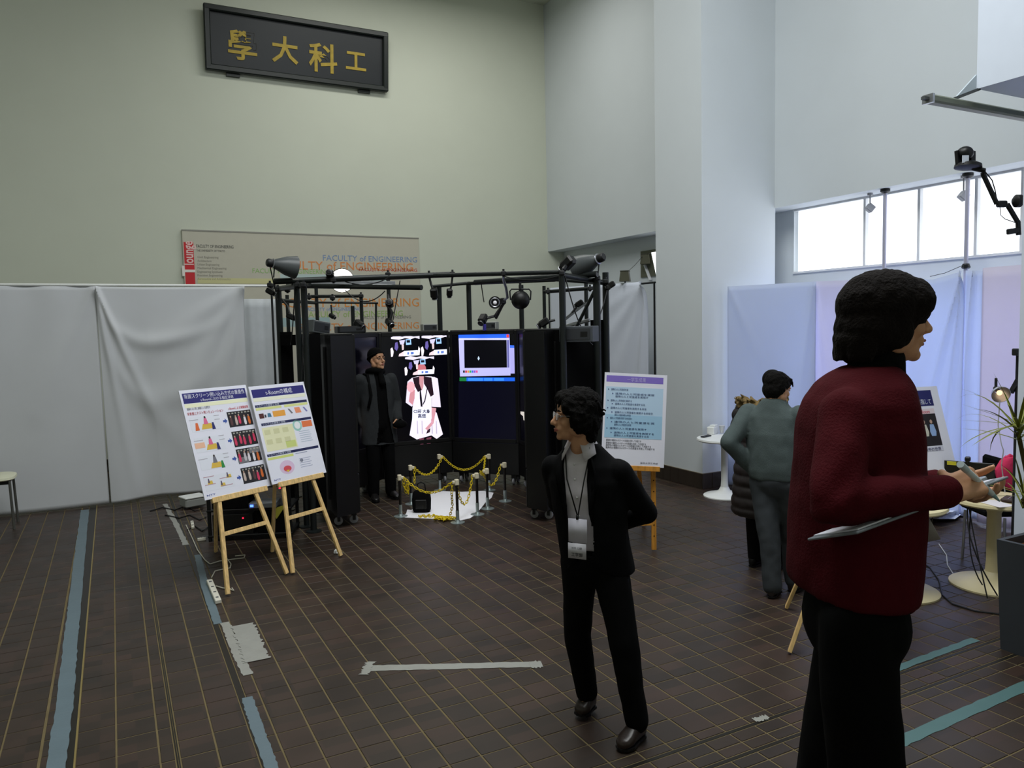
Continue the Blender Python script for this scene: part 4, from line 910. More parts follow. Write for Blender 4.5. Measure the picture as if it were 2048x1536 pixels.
chain('yellow chain sagging across the back of the barrier', cat(T['c'], T['h'], .17))
chain('yellow chain dipping low behind the front right posts', cat(T['e'], T['d'] + V3(.05, .02, -.02), .27))
chain('yellow chain sagging to the rightmost post', cat(T['f'], T['g'], .20))
chain('short yellow chain hanging from the far right post', cat(T['h'], T['f'] + V3(-.03, 0, 0), .12))
a = T['d'] + V3(0, 0, -.01); chain('loose yellow chain end dropping from the nearest post to the floor', [a, a - V3(.01, 0, .12), fl(780 + 960 / 7.68, 880 + 1020 / 7.68, .15), fl(780 + 915 / 7.68, 880 + 1180 / 7.68, .02), fl(780 + 870 / 7.68, 880 + 1215 / 7.68, .014)])
a = T['a']; chain('bunch of yellow chain hanging on the left front post', [a, a - V3(0, 0, .08), a + V3(.02, 0, -.16), a + V3(.035, .01, -.08), a + V3(.05, .01, -.19), a + V3(.045, 0, -.05)])
a = T['b']; chain('yellow chain end hanging at the far left post', [a, a - V3(0, 0, .10), a + V3(-.01, -.02, -.18)])
rn = random.Random(11); pts = []
for k in range(46):
    cx_ = 850 if k % 3 else 700; pts.append(fl(780 + (rn.gauss(790, 70)) / 7.68, 880 + rn.gauss(1195, 18) / 7.68, .014 + .02 * rn.random()))
chain('yellow chain heaped on the front edge of the white sheet', pts[:22])
chain('yellow chain tail trailing left over the white sheet', [fl(780 + (440 + 26 * k) / 7.68, 880 + (1165 + 14 * math.sin(k * 1.9)) / 7.68, .014) for k in range(12)])
sheet = [fl(*Z_(*q)) for q in ((640, 800), (770, 788), (1100, 800), (1430, 785), (1590, 815), (1560, 890), (1470, 960), (1400, 1050), (1310, 1150), (1230, 1205), (1080, 1238), (700, 1215), (190, 1192), (250, 1130), (265, 1075), (330, 1080), (400, 1010), (520, 900))]
tag(obj('white_sheet', MB().poly([q + V3(0, 0, .004) for q in sheet], (0, 0, 1), .003), M('floor_paper', (248, 247, 254), .6, var=.02)), 'white paper sheet on the floor inside the yellow chains', 'sheet')
bp = fl(*Z_(490, 1105)); g = thing('bag', 'black bag standing on the white sheet inside the chains', 'bag', bp)
mb = MB(); 
for z, rx, ry in ((.006, .085, .06), (.03, .095, .068), (.14, .098, .07), (.20, .09, .06), (.225, .06, .03)): pass
mb.rings([mb.ring(bp + V3(0, 0, z), rt, V3(-rt.y, rt.x, 0), rx, ry, 20, .6) for z, rx, ry in ((.006, .085, .06), (.03, .10, .072), (.14, .105, .074), (.21, .098, .06), (.24, .07, .03))])
obj('body', mb, m_felt, g, True); obj('handle', MB().tube([bp + rt * -.05 + V3(0, 0, .235), bp + rt * -.04 + V3(0, 0, .31), bp + V3(0, 0, .335), bp + rt * .04 + V3(0, 0, .31), bp + rt * .05 + V3(0, 0, .235)], .007), m_blk, g, True)
obj('pocket', MB().box(bp + V3(fw.x, fw.y, 0) * -.072 + V3(0, 0, .10), (.12, .012, .10), Matrix.Rotation(math.atan2(rt.y, rt.x), 3, 'Z'), ch=.005), m_blk2, g)

# ================================================================== TABLES, CHAIRS AND WHAT STANDS ON THEM
m_tab = M('white_laminate', (228, 230, 228), .4, var=.02); m_tabw = M('cream_laminate', (218, 206, 164), .4, var=.04)
def table(label, c, h, rt_, rb, mat, rs=.045):
    g = thing('pedestal_table', label, 'table', (c.x, c.y, 0), 'round pedestal tables')
    obj('base', MB().lathe((c.x, c.y, 0), [(rb, 0), (rb, .012), (rb * .93, .022), (rb * .5, .045), (rs * 1.5, .07), (rs, .11)], n=40), mat, g, True)
    obj('stem', MB().lathe((c.x, c.y, .09), [(rs, 0), (rs * .85, .1), (rs * .85, h - .2), (rs * 1.3, h - .125)], n=20), mat, g, True)
    obj('table_top', MB().lathe((c.x, c.y, h - .03), [(.08, -.006), (rt_ * .96, 0), (rt_, .012), (rt_ * .985, .03)], n=48), mat, g, True)
cL = fl(1449, 992); table('white pedestal table by the column behind the man in grey green', cL, .68, .315, .24, m_tab)
c2 = fl(1793, 1182); table('cream pedestal table hidden behind the man in red', c2, .66, .33, .29, m_tabw, .05)
c3 = fl(1985, 1170); table('cream pedestal table beside the planter with cables hanging down', c3, .66, .30, .29, m_tabw, .055)
# small things on the far table
p = fl(1425, 868, .68); g = thing('tissue_box', 'small white carton on the far white table', 'box', p)
obj('carton', MB().box(p + V3(0, 0, .045), (.12, .09, .09), Matrix.Rotation(.4, 3, 'Z'), ch=.006), m_tab, g); obj('flap', MB().box(p + V3(.02, 0, .10), (.08, .07, .02), Matrix.Rotation(.4, 3, 'Z'), ch=.004), m_tab, g)
p = fl(1412, 874, .68); g = thing('notebook', 'dark slim notebook lying on the far white table', 'book', p); obj('cover', MB().box(p + V3(0, 0, .010), (.16, .05, .014), Matrix.Rotation(.3, 3, 'Z'), ch=.002), m_blk, g); obj('pages', MB().box(p + V3(0, 0, .0035), (.155, .046, .007), Matrix.Rotation(.3, 3, 'Z')), m_foame, g)
p = fl(1444, 866, .68); g = thing('paper_cup', 'white paper cup on the far white table', 'cup', p); obj('cup', MB().lathe(p, [(.024, 0), (.034, .085), (.036, .088), (.031, .085), (.022, .006)], n=18), m_tab, g, True); obj('rim', MB().lathe(p + V3(0, 0, .085), [(.034, 0), (.037, .003), (.034, .006)], n=18), m_foame, g, True)
# laptop seen from behind on the near table
p = at(1930, 952, 5.75); g = thing('laptop', 'black laptop seen from behind with a yellow sticker on the lid', 'laptop', (p.x, p.y, .66))
lx = (at(1972, 940, 5.62) - at(1884, 932, 5.78)); lx.z = 0; lx = lx.normalized(); ly = V3(0, 0, 1).cross(lx); tb = c3 + V3(0, 0, .66); lo = tb + lx * -.13 + ly * .1
upv = (V3(0, 0, 1) + ly * -.22).normalized()
def lbox(c, sx, sy, sz, ux, uy): return MB().box(c, (sx, sy, sz), Matrix((ux, uy, ux.cross(uy))).transposed(), ch=.003)
hin = tb + lx * -.17 + ly * .06 + V3(0, 0, .012)
obj('base', lbox(hin + ly * .115, .33, .23, .02, lx, ly), m_blk, g)
lid = obj('lid', lbox(hin + upv * .125 + V3(0, 0, .012), .33, .235, .012, lx, upv), m_blk2, g)
obj('sticker', lbox(hin + upv * .225 - lx * .115 + lx.cross(upv) * .008 + V3(0, 0, .012), .062, .03, .001, lx, upv), M('yellow_sticker', (222, 214, 60), .5), lid)
obj('keyboard', lbox(hin + ly * .12 + V3(0, 0, .011), .28, .10, .003, lx, ly), m_dark, g)
wcp = hin + upv * .262 + lx * -.01; webcam('small black webcam clipped on the laptop lid', wcp + V3(0, 0, .015), ly, .035, [wcp - V3(0, 0, .02)], None)
for k, (dx, dy, s_, col, nm, lab) in enumerate(((.10, -.05, (.15, .10, .03), (60, 44, 40), 'pouch', 'brown pouch lying on the near cream table'), (.02, -.2, (.2, .14, .006), (226, 222, 226), 'paper_sheet', 'white paper lying on the near cream table'))):
    q = tb + lx * dx + ly * dy; o = thing(nm, lab, 'pouch' if k == 0 else 'paper', q); obj('body', MB().box(q + V3(0, 0, s_[2] / 2 + .001), s_, Matrix.Rotation(.3 + k, 3, 'Z'), ch=.0025 if k else .01), M(nm + '_mat', col, .6), o)
    if k == 0: obj('zip', MB().box(q + V3(0, 0, s_[2] + .002), (.13, .006, .003), Matrix.Rotation(.3, 3, 'Z')), m_alu, o)
q = at(2019, 940, 6.2); g = thing('pink_jacket', 'bright pink garment hung over the chair beside the pillar', 'clothing', q)
obj('cloth', MB().rings([MB().ring(q + V3(0, 0, z), rt, V3(-rt.y, rt.x, 0), rx, .05, 16) for z, rx in ((-.16, .03), (-.12, .09), (0, .12), (.08, .07), (.11, .02))]), M('pink_cloth', (214, 60, 100), .8, bump=.2), g, True)
obj('collar', MB().tube([q + rt * .05 + V3(0, 0, .09), q + V3(0, 0, .12), q - rt * .03 + V3(0, 0, .095)], .014), MATS['pink_cloth'], g, True)
for k, (a, b, c) in enumerate((((1935, 1018, 5.7), (1930, 1090, 5.6), (1995, 1195, 5.5)), ((1938, 1015, 5.7), (1948, 1080, 5.6), (1975, 1200, 5.45)), ((1942, 1020, 5.7), (1930, 1120, 5.6), (1965, 1170, 5.55)), ((1866, 1030, 5.8), (1858, 1080, 5.9), (1843, 1110, 6.0)))):
    A_, B_, C_ = at(*a), at(*b), at(*c); C_.z = max(.02, C_.z); tag(obj('cable', MB().tube([A_.lerp(B_, t / 8).lerp(B_.lerp(C_, t / 8), t / 8) for t in range(9)], .005, n=6), m_cab), 'black cable ' + ('looping from the laptop table to its base', 'hanging straight down in front of the cream stem', 'bowing left below the laptop table', 'dropping beside the badge of the man in red')[k], 'cable', 'cables below the laptop table')
tag(obj('cable', MB().tube([fl(x_, y_, .006) for x_, y_ in ((1843, 1125), (1860, 1135), (1878, 1160), (1885, 1190), (1905, 1208), (1950, 1222), (2000, 1228))], .006, n=6), m_cab), 'black cable winding over the floor between the table bases', 'cable')
tag(obj('cable', MB().tube([fl(x_, y_, .005) for x_, y_ in ((1878, 1088), (1893, 1110), (1895, 1130), (1908, 1150))], .004, n=6), M('white_cable', (206, 206, 206), .5)), 'thin white cable on the floor behind the table bases', 'cable')
# black chair half hidden by the pillar
cp = fl(2012, 1150); g = thing('office_chair', 'black chair with chrome legs between the cream table and the pillar', 'chair', cp); cz = cp + V3(.30, .26, 0)
obj('seat', MB().box(cz + V3(0, 0, .44), (.40, .40, .06), Matrix.Rotation(-.5, 3, 'Z'), ch=.02), m_felt, g); obj('backrest', MB().box(cz + V3(.17, .1, .66), (.05, .38, .34), Matrix.Rotation(-.5, 3, 'Z'), ch=.02), m_felt, g)
for sx in (-1, 1):
    for sy in (-1, 1): obj('leg', MB().cyl(cz + V3(sx * .16, sy * .16, .41), cz + V3(sx * .17, sy * .17, 0), .011), m_alu, g, True)
# white stool at the left edge
sp = fl(30, 1052); g = thing('stool', 'white seated stool with grey metal legs at the left edge', 'stool', sp); h_ = at(30, 955, depth(sp)).z
sc = V3(sp.x - .19, sp.y + .02, 0)
obj('seat', MB().rings([MB().ring(sc + V3(0, 0, z), V3(1, 0, 0), V3(0, 1, 0), r, r, 28, .55) for r, z in ((.22, h_), (.235, h_ + .012), (.23, h_ + .035), (.20, h_ + .046))]), M('cream_seat', (214, 214, 190), .5), g, True)
obj('seat_frame', MB().box(sc + V3(0, 0, h_ - .02), (.36, .36, .035)), m_blk, g)
for sx in (-1, 1):
    for sy in (-1, 1): obj('leg', MB().cyl(sc + V3(sx * .185, sy * .17, h_ - .01), sc + V3(sx * .20, sy * .19, 0), .013), M('grey_steel', (96, 96, 92), .4, metal=.5), g, True)

# ================================================================== PLANTER AND PLANT
m_pot = M('slate_planter', (56, 60, 66), .6, var=.1, scale=5); pb = fl(2009, 1302); hp = at(1996, 1096, 4.45).z
g = thing('planter', 'tall dark grey square planter at the right edge', 'planter', pb)
ax_, ay_ = V3(1, 0, 0), V3(0, 1, 0); P0 = V3(pb.x, pb.y, 0)
def sq(z, grow, ins=0.0):
    a = .40 + grow; c = P0 + V3(.21, -.17, z); return [c + V3(-a / 2 + ins, -a / 2 + ins, 0), c + V3(a / 2 - ins, -a / 2 + ins, 0), c + V3(a / 2 - ins, a / 2 - ins, 0), c + V3(-a / 2 + ins, a / 2 - ins, 0)]
obj('pot', MB().rings([sq(0, 0), sq(hp, .05), sq(hp, .05, .03), sq(hp - .06, .04, .03)]), m_pot, g)
obj('soil', MB().poly(sq(hp - .045, .04, .034), (0, 0, 1), .02), M('bark_soil', (120, 72, 34), .9, var=.4, scale=40, bump=.8, bscale=60), g)
pc = P0 + V3(.19, -.10, hp - .05); m_leaf = M('dracaena_leaf', (112, 118, 34), .5, var=.35, scale=12); m_stem = M('plant_stem', (84, 78, 48), .8, bump=.3)
pl = thing('potted_plant', 'spiky leaved green plant growing in the dark planter', 'plant', pc)
crowns = [(at(2036, 865, 4.45), .52, 26), (at(2046, 1000, 4.3), .36, 16)]
lm = [None]
def leaf_mesh(L, w, droop):
    mb = MB(); n = 7; rows_ = []
    for i in range(n + 1):
        t = i / n; ww = w * (1 - t) ** .6 * (.55 + 1.6 * t * (1 - t)); z = L * t - droop * t ** 2.2 * L; x_ = L * .0
        c = V3(L * t * math.cos(droop * t * .9), 0, L * t * .0 - droop * L * t * t * .45); rows_.append([c + V3(0, -ww, .25 * ww), c + V3(0, 0, -.0), c + V3(0, ww, .25 * ww)])
    vs_ = [p for r in rows_ for p in r]; fs = []
    for i in range(n):
        for j in range(2): fs.append([i * 3 + j, i * 3 + j + 1, i * 3 + j + 4, i * 3 + j + 3])
    mb.add(vs_, fs); return mb.mesh('leaf', m_leaf, True)
LM = [leaf_mesh(.50, .013, .25), leaf_mesh(.44, .015, .6), leaf_mesh(.34, .012, .1), leaf_mesh(.55, .011, .9)]
rn = random.Random(21)
for cpt, Ls, n in crowns:
    obj('stem', MB().tube([pc, pc.lerp(cpt, .5) + V3(.015, .01, 0), cpt], .014, rr=[.017, .014, .012]), m_stem, pl, True)
    for k in range(n):
        az = k * 2.4 + rn.uniform(-.2, .2); el = rn.uniform(-.1, 1.2); o = bpy.data.objects.new('leaf', LM[k % 4]); COL.objects.link(o)
        o.matrix_basis = Matrix.Translation(cpt + V3(0, 0, rn.uniform(-.05, .05))) @ Matrix.Rotation(az, 4, 'Z') @ Matrix.Rotation(-el, 4, 'Y') @ Matrix.Scale(Ls / .5 * rn.uniform(.8, 1.05), 4); attach(o, pl)

# ================================================================== HIGH ON THE RIGHT
# light rail under the bulkhead
a = atY(1857, 198, 3.46); b = atY(2046, 241, 3.46); b = a + (b - a) * 1.6; b.z = a.z
g = thing('light_rail', 'olive grey tube rail hanging under the white bulkhead', 'light', (a + b) / 2)
obj('tube', MB().bar(a, b, .055, .075, ref=(0, 1, 0), ch=.012), M('olive_grey', (112, 118, 104), .5), g); obj('end_cap', MB().bar(a - V3(.06, 0, 0), a, .02, .03, ref=(0, 1, 0)), m_gry, g); obj('end_cap', MB().bar(a - V3(.012, 0, 0), a + V3(.01, 0, 0), .06, .08, ref=(0, 1, 0)), m_alu, g)
zb_ = atX(1953, 178, 5.5).z; yb_ = atX(1953, 178, 5.5).y
obj('bracket', MB().poly([a.lerp(b, .16) + V3(0, -.01, .04), V3(5.5, yb_, zb_ + .10), V3(5.5, yb_, zb_)], (0, -1, 0), .012), M('pale_bracket', (178, 190, 200), .5), g)
obj('strut', MB().bar(a.lerp(b, .16) + V3(0, 0, .035), V3(5.52, yb_ - .01, zb_), .02, .02), m_gry, g)
# dome camera with label and jointed arm
D_ = 5.4; p = at(1931, 320, D_); g = thing('dome_camera', 'black dome camera with a white label beside the right pole top', 'camera', p)
dv = -(V3(fw.x, fw.y, 0)).normalized()
obj('base', MB().lathe(at(1936, 334, D_), [(.055, -.012), (.088, -.005), (.085, .016), (.06, .03)], n=26, axis=(.12, 0, 1)), m_blk, g, True)
for s_ in (-1, 1): obj('side_arm', MB().bar(at(1931 + s_ * 13, 328, D_), at(1930 + s_ * 14, 302, D_), .022, .05), m_blk, g)
obj('head', MB().ell(at(1930, 307, D_), (.055, .055, .05)), m_blk2, g, True)
obj('label_plate', MB().box(at(1931, 318, D_ - .06), (.045, .004, .05), Matrix.Rotation(math.atan2(rt.y, rt.x), 3, 'Z')), M('white_label', (220, 226, 240), .5), g)
ap = [at(1945, 336, D_), at(1968, 341, D_ - .02), at(1966, 348, D_), at(1994, 408, D_), at(2022, 400, D_ + .05), at(2014, 408, D_ + .03), at(2036, 445, D_ + .05), at(2037, 470, D_ + .05)]
obj('mount', MB().tube(ap[:3], .018, n=8), m_blk, g); g2 = obj('arm', MB().tube([ap[2], ap[3]], .017, n=8), m_blk, g, True); obj('arm', MB().tube([ap[5], ap[6], ap[7]], .017, n=8), m_blk, g, True)
obj('elbow', MB().bar(ap[3], at(2013, 408, D_), .04, .045, ch=.008), m_blk, g); obj('knob', MB().lathe(at(2026, 402, D_), [(.02, 0), (.045, .02), (.045, .05), (.02, .06)], axis=rt, n=16), m_blk, g, True); obj('clamp', MB().bar(at(2014, 464, D_), at(2040, 460, D_ + .05), .02, .04, ch=.006), m_blk, g)
tag(obj('cable', MB().tube([ap[1], at(1984, 360, D_), at(1990, 380, D_), at(1994, 402, D_)], .004, n=6), m_cab), 'thin black cable along the jointed camera arm', 'cable')
tag(obj('cable', MB().tube([at(2000, 414, D_), at(2001, 430, D_), at(2010, 438, D_), at(2030, 445, D_)], .003, n=6), m_cab), 'thin cable looping below the camera arm elbow', 'cable')
# square spotlights hanging under the overhang
for x_, y_, lab in ((1740, 416, 'square grey spotlight hanging left of the first chrome pole'), (1927, 392, 'square grey spotlight behind the second chrome pole')):
    p = atX(x_, y_, 7.62); g = thing('spotlight', lab, 'lamp', p, 'square spotlights under the overhang')
    R = Matrix.Rotation(math.pi / 2 - YAW * 0, 3, 'Z') @ Matrix.Rotation(.65, 3, 'Y'); obj('head', MB().box(p, (.08, .07, .08), Matrix.Rotation(-.5, 3, 'Z') @ Matrix.Rotation(.7, 3, 'Y'), ch=.006), M('spot_grey', (150, 152, 158), .5), g)
    obj('neck', MB().cyl(p + V3(0, 0, .03), (p.x, p.y, SOFF - .02), .008), MATS['spot_grey'], g); obj('canopy', MB().lathe((p.x, p.y, SOFF - .025), [(.03, 0), (.03, .024)], n=14), MATS['spot_grey'], g)
# dark floodlights by the small window
for x_, y_, lab in ((1250, 551, 'small olive dark floodlight standing on the pale blue curtain rail'), (1291, 517, 'small olive dark floodlight in the window corner')):
    p = atX(x_, y_, cx + .025 if x_ < 1260 else 7.70); g = thing('floodlight', lab, 'lamp', p, 'small floodlights left of the column')
    obj('body', MB().rings([MB().ring(p + V3(0, 0, z), V3(1, 0, 0), V3(0, 1, 0), r, r, 4) for r, z in ((.11, -.09), (.085, .06))]), M('olive_dark', (70, 70, 52), .6), g); obj('visor', MB().box(p + V3(0, 0, .066), (.13, .13, .012), Matrix.Rotation(.78, 3, 'Z')), M('olive_dark2', (54, 54, 42), .6), g)
    obj('bracket', MB().cyl(p + V3(0, 0, -.05), p + (V3(0, 0, -.16) if x_ < 1260 else V3(.09, 0, 0)), .01), m_dark, g)
tag(obj('wire', MB().tube([atX(1258, 541, cx + .02), atX(1270, 530, 7.3), atX(1286, 512, 7.66)], .004, n=6), m_cab), 'thin wire strung between the two small floodlights', 'wire')
# clip lamps on the right
def clip(label, x_, y_, D, r, look):
    p = at(x_, y_, D); d = Vector(look).normalized(); g = thing('clip_lamp', label, 'lamp', p)
    obj('reflector', MB().lathe(p - d * r * .8, [(r * .3, 0), (r * .55, r * .15), (r * .9, r * .6), (r, r), (r * .95, r), (r * .84, r * .6), (r * .5, r * .2)], axis=d, n=24, caps=False), m_alu, g, True)
    obj('bulb', MB().ell(p - d * r * .3, r * .3), M('warm_bulb', (255, 214, 170), .4, emit=1.5), g, True); obj('socket', MB().cyl(p - d * r * .8, p - d * r * 1.5, r * .26), m_dark, g, True)
    obj('clip', MB().bar(p - d * r * 1.4, p - d * r * 1.4 + V3(0, 0, r * 1.2), r * .3, r * .2, ch=.004), m_dark, g); return g
clip('silver clip lamp in front of the rosy curtain', 2001, 788, 5.4, .062, -fw + V3(0, 0, -.5) - rt * .2)
clip('silver clip lamp beside the Room poster', 1859, 862, 6.25, .085, rt * -.5 + V3(0, 0, .35) + fw * .45)
tag(obj('cord', MB().tube([at(2000, 800, 5.4), at(1996, 850, 5.45), at(2003, 890, 5.45), at(2007, 900, 5.45), at(2003, 930, 5.5), at(2010, 985, 5.55)], .004, n=6), M('white_cable', (206, 206, 206), .5)), 'grey cord hanging from the silver clip lamp', 'cord')
tag(obj('lamp_stand', MB().tube([V3(at(2036, 700, 5.35).x, at(2036, 700, 5.35).y, 0), at(2036, 700, 5.35)], .012, n=8).box(at(2031, 704, 5.33), (.03, .04, .05), ch=.006).bar(at(2022, 785, 5.4), at(2036, 760, 5.35), .02, .03), m_dark), 'thin black stand beside the pillar holding the silver clip lamp', 'stand')

# ================================================================== ON THE FLOOR
m_tape = M('grey_blue_tape', (96, 112, 120), .5, var=.1, scale=6, bump=.15, bscale=30); m_tapet = M('teal_tape', (76, 108, 108), .5, var=.1); m_clr = M('clear_tape', (146, 146, 140), .35, var=.12, scale=8, bump=.2, bscale=25)
def tape(label, pts, w, mat, z=.0018, jag=.006, seed=1):
    rn = random.Random(seed); P_ = []; n = 18 * (len(pts) - 1)
    Lf, Rf = [], []
    for i in range(n + 1):
        s = i / n * (len(pts) - 1); k = min(int(s), len(pts) - 2); c = Vector(pts[k]).lerp(Vector(pts[k + 1]), s - k); d = (Vector(pts[k + 1]) - Vector(pts[k])); d.z = 0; d = d.normalized(); nn = V3(-d.y, d.x, 0)
        Lf.append(c + nn * (w / 2 + rn.uniform(-jag, jag)) + V3(0, 0, z)); Rf.append(c - nn * (w / 2 + rn.uniform(-jag, jag)) + V3(0, 0, z))
    mb = MB(); vs_ = []
    for a, b in zip(Lf, Rf): vs_ += [a, b, a - V3(0, 0, .001), b - V3(0, 0, .001)]
    fs = []
    for i in range(n):
        o = i * 4; fs += [[o, o + 1, o + 5, o + 4], [o + 2, o + 6, o + 7, o + 3], [o, o + 4, o + 6, o + 2], [o + 1, o + 3, o + 7, o + 5]]
    mb.add(vs_, fs + [[0, 2, 3, 1], [n * 4, n * 4 + 1, n * 4 + 3, n * 4 + 2]]); return tag(obj('floor_tape', mb, mat), label, 'tape', 'tapes stuck to the floor')
tape('long grey blue tape running along the dark floor channel on the left', [fl(170, 1020), fl(163, 1080), fl(150, 1200), fl(140, 1300), fl(128, 1420), fl(110, 1545)], .085, m_tape, .0022, .004, 2)
tape('grey blue tape strip beside the left easel foot', [fl(395, 1110), fl(412, 1180), fl(436, 1248)], .055, m_tape, .0022, .003, 3)
tape('grey blue tape strip at the bottom left of centre', [fl(494, 1395), fl(512, 1450), fl(545, 1540)], .060, m_tape, .0022, .004, 4)
tape('clear tape strip lying across the middle of the floor', [fl(735, 1337), fl(905, 1333), fl(1068, 1329)], .075, m_clr, .0022, .003, 5)
tape('folded clear tape at the left end of the crosswise strip', [fl(727, 1350), fl(742, 1324)], .05, m_clr, .0035, .012, 6); tape('torn clear tape at the right end of the crosswise strip', [fl(1060, 1331), fl(1084, 1329)], .09, m_clr, .0035, .012, 7)
tape('long clear tape strip under the crumpled piece', [fl(450, 1245), fl(472, 1300), fl(496, 1350)], .06, m_clr, .0022, .005, 8); tape('wide crumpled clear tape piece left of the middle', [fl(485, 1250), fl(500, 1285), fl(514, 1322)], .15, m_clr, .0045, .012, 9)
tape('broad teal tape running to the lower right corner', [fl(1700, 1530), fl(1809, 1480), fl(2060, 1368)], .075, m_tapet, .0022, .004, 10); tape('teal tape strip in front of the planter', [fl(1760, 1350), fl(1800, 1335), fl(1951, 1279)], .055, m_tapet, .0022, .004, 11)
tape('short scrap of clear tape on the dark groove', [fl(1508, 1441), fl(1536, 1434)], .04, m_clr, .003, .008, 12)
tape('grey tape strip under the left curtain hem', [fl(330, 1008), fl(352, 1048), fl(372, 1090)], .05, m_clr, .002, .006, 13)
# power strips and cables
def strip(label, a, b, w=.045, h=.03, n=4):
    a = Vector(a); b = Vector(b); g = thing('power_strip', label, 'power strip', (a + b) / 2, 'white power strips'); z = V3(0, 0, h / 2 + .001)
    obj('body', MB().bar(a + z, b + z, w, h, ref=(0, 0, 1), ch=.004), M('ivory_plastic', (214, 210, 196), .5), g)
    for k in range(n): obj('socket', MB().box(a.lerp(b, (k + .5) / n) + V3(0, 0, h + .002), (.02, .02, .003)), m_gry, g)
strip('white power strip at the foot of the left easel', fl(419, 1166), fl(437, 1208)); strip('white power strip between the easel and the curtain', fl(395, 1082), fl(412, 1080), n=3); strip('small white plug block beside the rack', fl(384, 1046), fl(386, 1058), .03, .025, 2)
for lab, pts in (('white cable curling behind the left easel leg', ((423, 1155), (430, 1142), (448, 1138), (460, 1136), (462, 1128), (455, 1118))), ('white cable looped under the left easel rung', ((420, 1128), (440, 1122), (470, 1118), (488, 1116), (490, 1110), (470, 1112))), ('white cable trailing from the strip to the easel foot', ((432, 1172), (445, 1176), (460, 1178), (468, 1182), (464, 1176))), ('pale cable running along the channel towards the curtain', ((372, 1050), (384, 1075), (395, 1100), (410, 1120), (420, 1128)))):
    tag(obj('cable', MB().tube([fl(x_, y_, .008) for x_, y_ in pts], .005, n=6), M('ivory_cable', (190, 186, 170), .5)), lab, 'cable')
for k, (pts, lab) in enumerate((((((300, 1022), (325, 1015), (350, 1020), (372, 1012), (390, 1022), (405, 1018))), 'dark tangled cable under the swagged curtain'), ((((330, 1030), (360, 1036), (380, 1030), (400, 1040), (412, 1034))), 'dark cable lying left of the rack'), (((375, 1060), (390, 1052), (405, 1062), (415, 1055)), 'short dark cable beside the plug block'))):
    tag(obj('cable', MB().tube([fl(x_, y_, .008) for x_, y_ in pts], .007, n=6), m_cab), lab, 'cable')
p = fl(388, 1018); g = thing('plastic_case', 'pale grey plastic case lying under the curtain beside the rack', 'case', p); obj('body', MB().box(p + V3(0, 0.1, .07), (.24, .2, .10), Matrix.Rotation(.3, 3, 'Z'), ch=.015), m_lbox, g); obj('lid', MB().box(p + V3(0, 0.1, .13), (.25, .21, .02), Matrix.Rotation(.3, 3, 'Z'), ch=.006), m_tab, g)
p = fl(672, 1108); g = thing('paper_scrap', 'crumpled white scrap by the right foot of the diagram easel', 'paper', p); mb = MB().ell(p + V3(0, 0, .022), (.022, .02, .022), nu=9, nv=6); rn = random.Random(2)
for q in mb.v: q += V3(rn.uniform(-.006, .006), rn.uniform(-.006, .006), 0)
for q in mb.v: q.z = max(.001, q.z)
obj('wad', mb, m_tab, g); obj('corner', MB().poly([p + V3(.01, -.02, .004), p + V3(.06, -.01, .004), p + V3(.02, .02, .01)], (0, 0, 1), .001), m_tab, g)
# low black rack with machines behind the two easels
ra = V3(.86, 7.60, 0); rdir = V3(.86, -.14, 0).normalized(); rdir = (fl(585, 1077) - fl(415, 1085)); rdir.z = 0; rl_ = rdir.length; rdir = rdir.normalized(); rnn = V3(-rdir.y, rdir.x, 0); ra = fl(415, 1085); RR = Matrix((rdir, rnn, V3(0, 0, 1))).transposed()
g = thing('equipment_rack', 'low black rack of machines with blue and red lights behind the easels', 'rack', ra)
bx_ = lambda u, v, z, sx, sy, sz, ch=.004: MB().box(ra + rdir * u + rnn * v + V3(0, 0, z), (sx, sy, sz), RR, ch=ch)
for z in (.05, .30, .52): obj('shelf', bx_(rl_ / 2, .22, z, rl_, .42, .02), m_blk, g)
for u in (.02, rl_ - .02):
    for v in (.03, .41): obj('upright', bx_(u, v, .27, .03, .03, .54), m_blk, g)
obj('machine', bx_(.24, .2, .16, .38, .36, .20), m_blk2, g); obj('machine', bx_(.60, .2, .17, .26, .36, .22), m_felt, g); obj('machine', bx_(.22, .2, .41, .34, .34, .19), m_felt, g)
dv_ = obj('disc_drive', bx_(.54, .08, .345, .26, .22, .05), M('drive_silver', (120, 124, 128), .4, metal=.4), g); obj('blue_light', bx_(.44, -.035, .347, .03, .006, .022, 0), M('blue_led', (70, 110, 255), .4, var=0, emit=4), dv_)
obj('red_light', bx_(.34, .015, .22, .012, .006, .012, 0), M('red_led', (255, 30, 60), .4, var=0, emit=3), g); obj('red_light', bx_(.70, .02, .50, .016, .006, .016, 0), MATS['red_led'], g)
obj('white_unit', bx_(.40, .14, .575, .26, .2, .08), m_lbox, g); obj('yellow_triangle', MB().poly([ra + rdir * .62 + rnn * .0 + V3(0, 0, .30), ra + rdir * .76 + rnn * .0 + V3(0, 0, .34), ra + rdir * .66 + rnn * .0 + V3(0, 0, .20)], -rnn, .004), M('yellow_board', (176, 168, 60), .6), g)

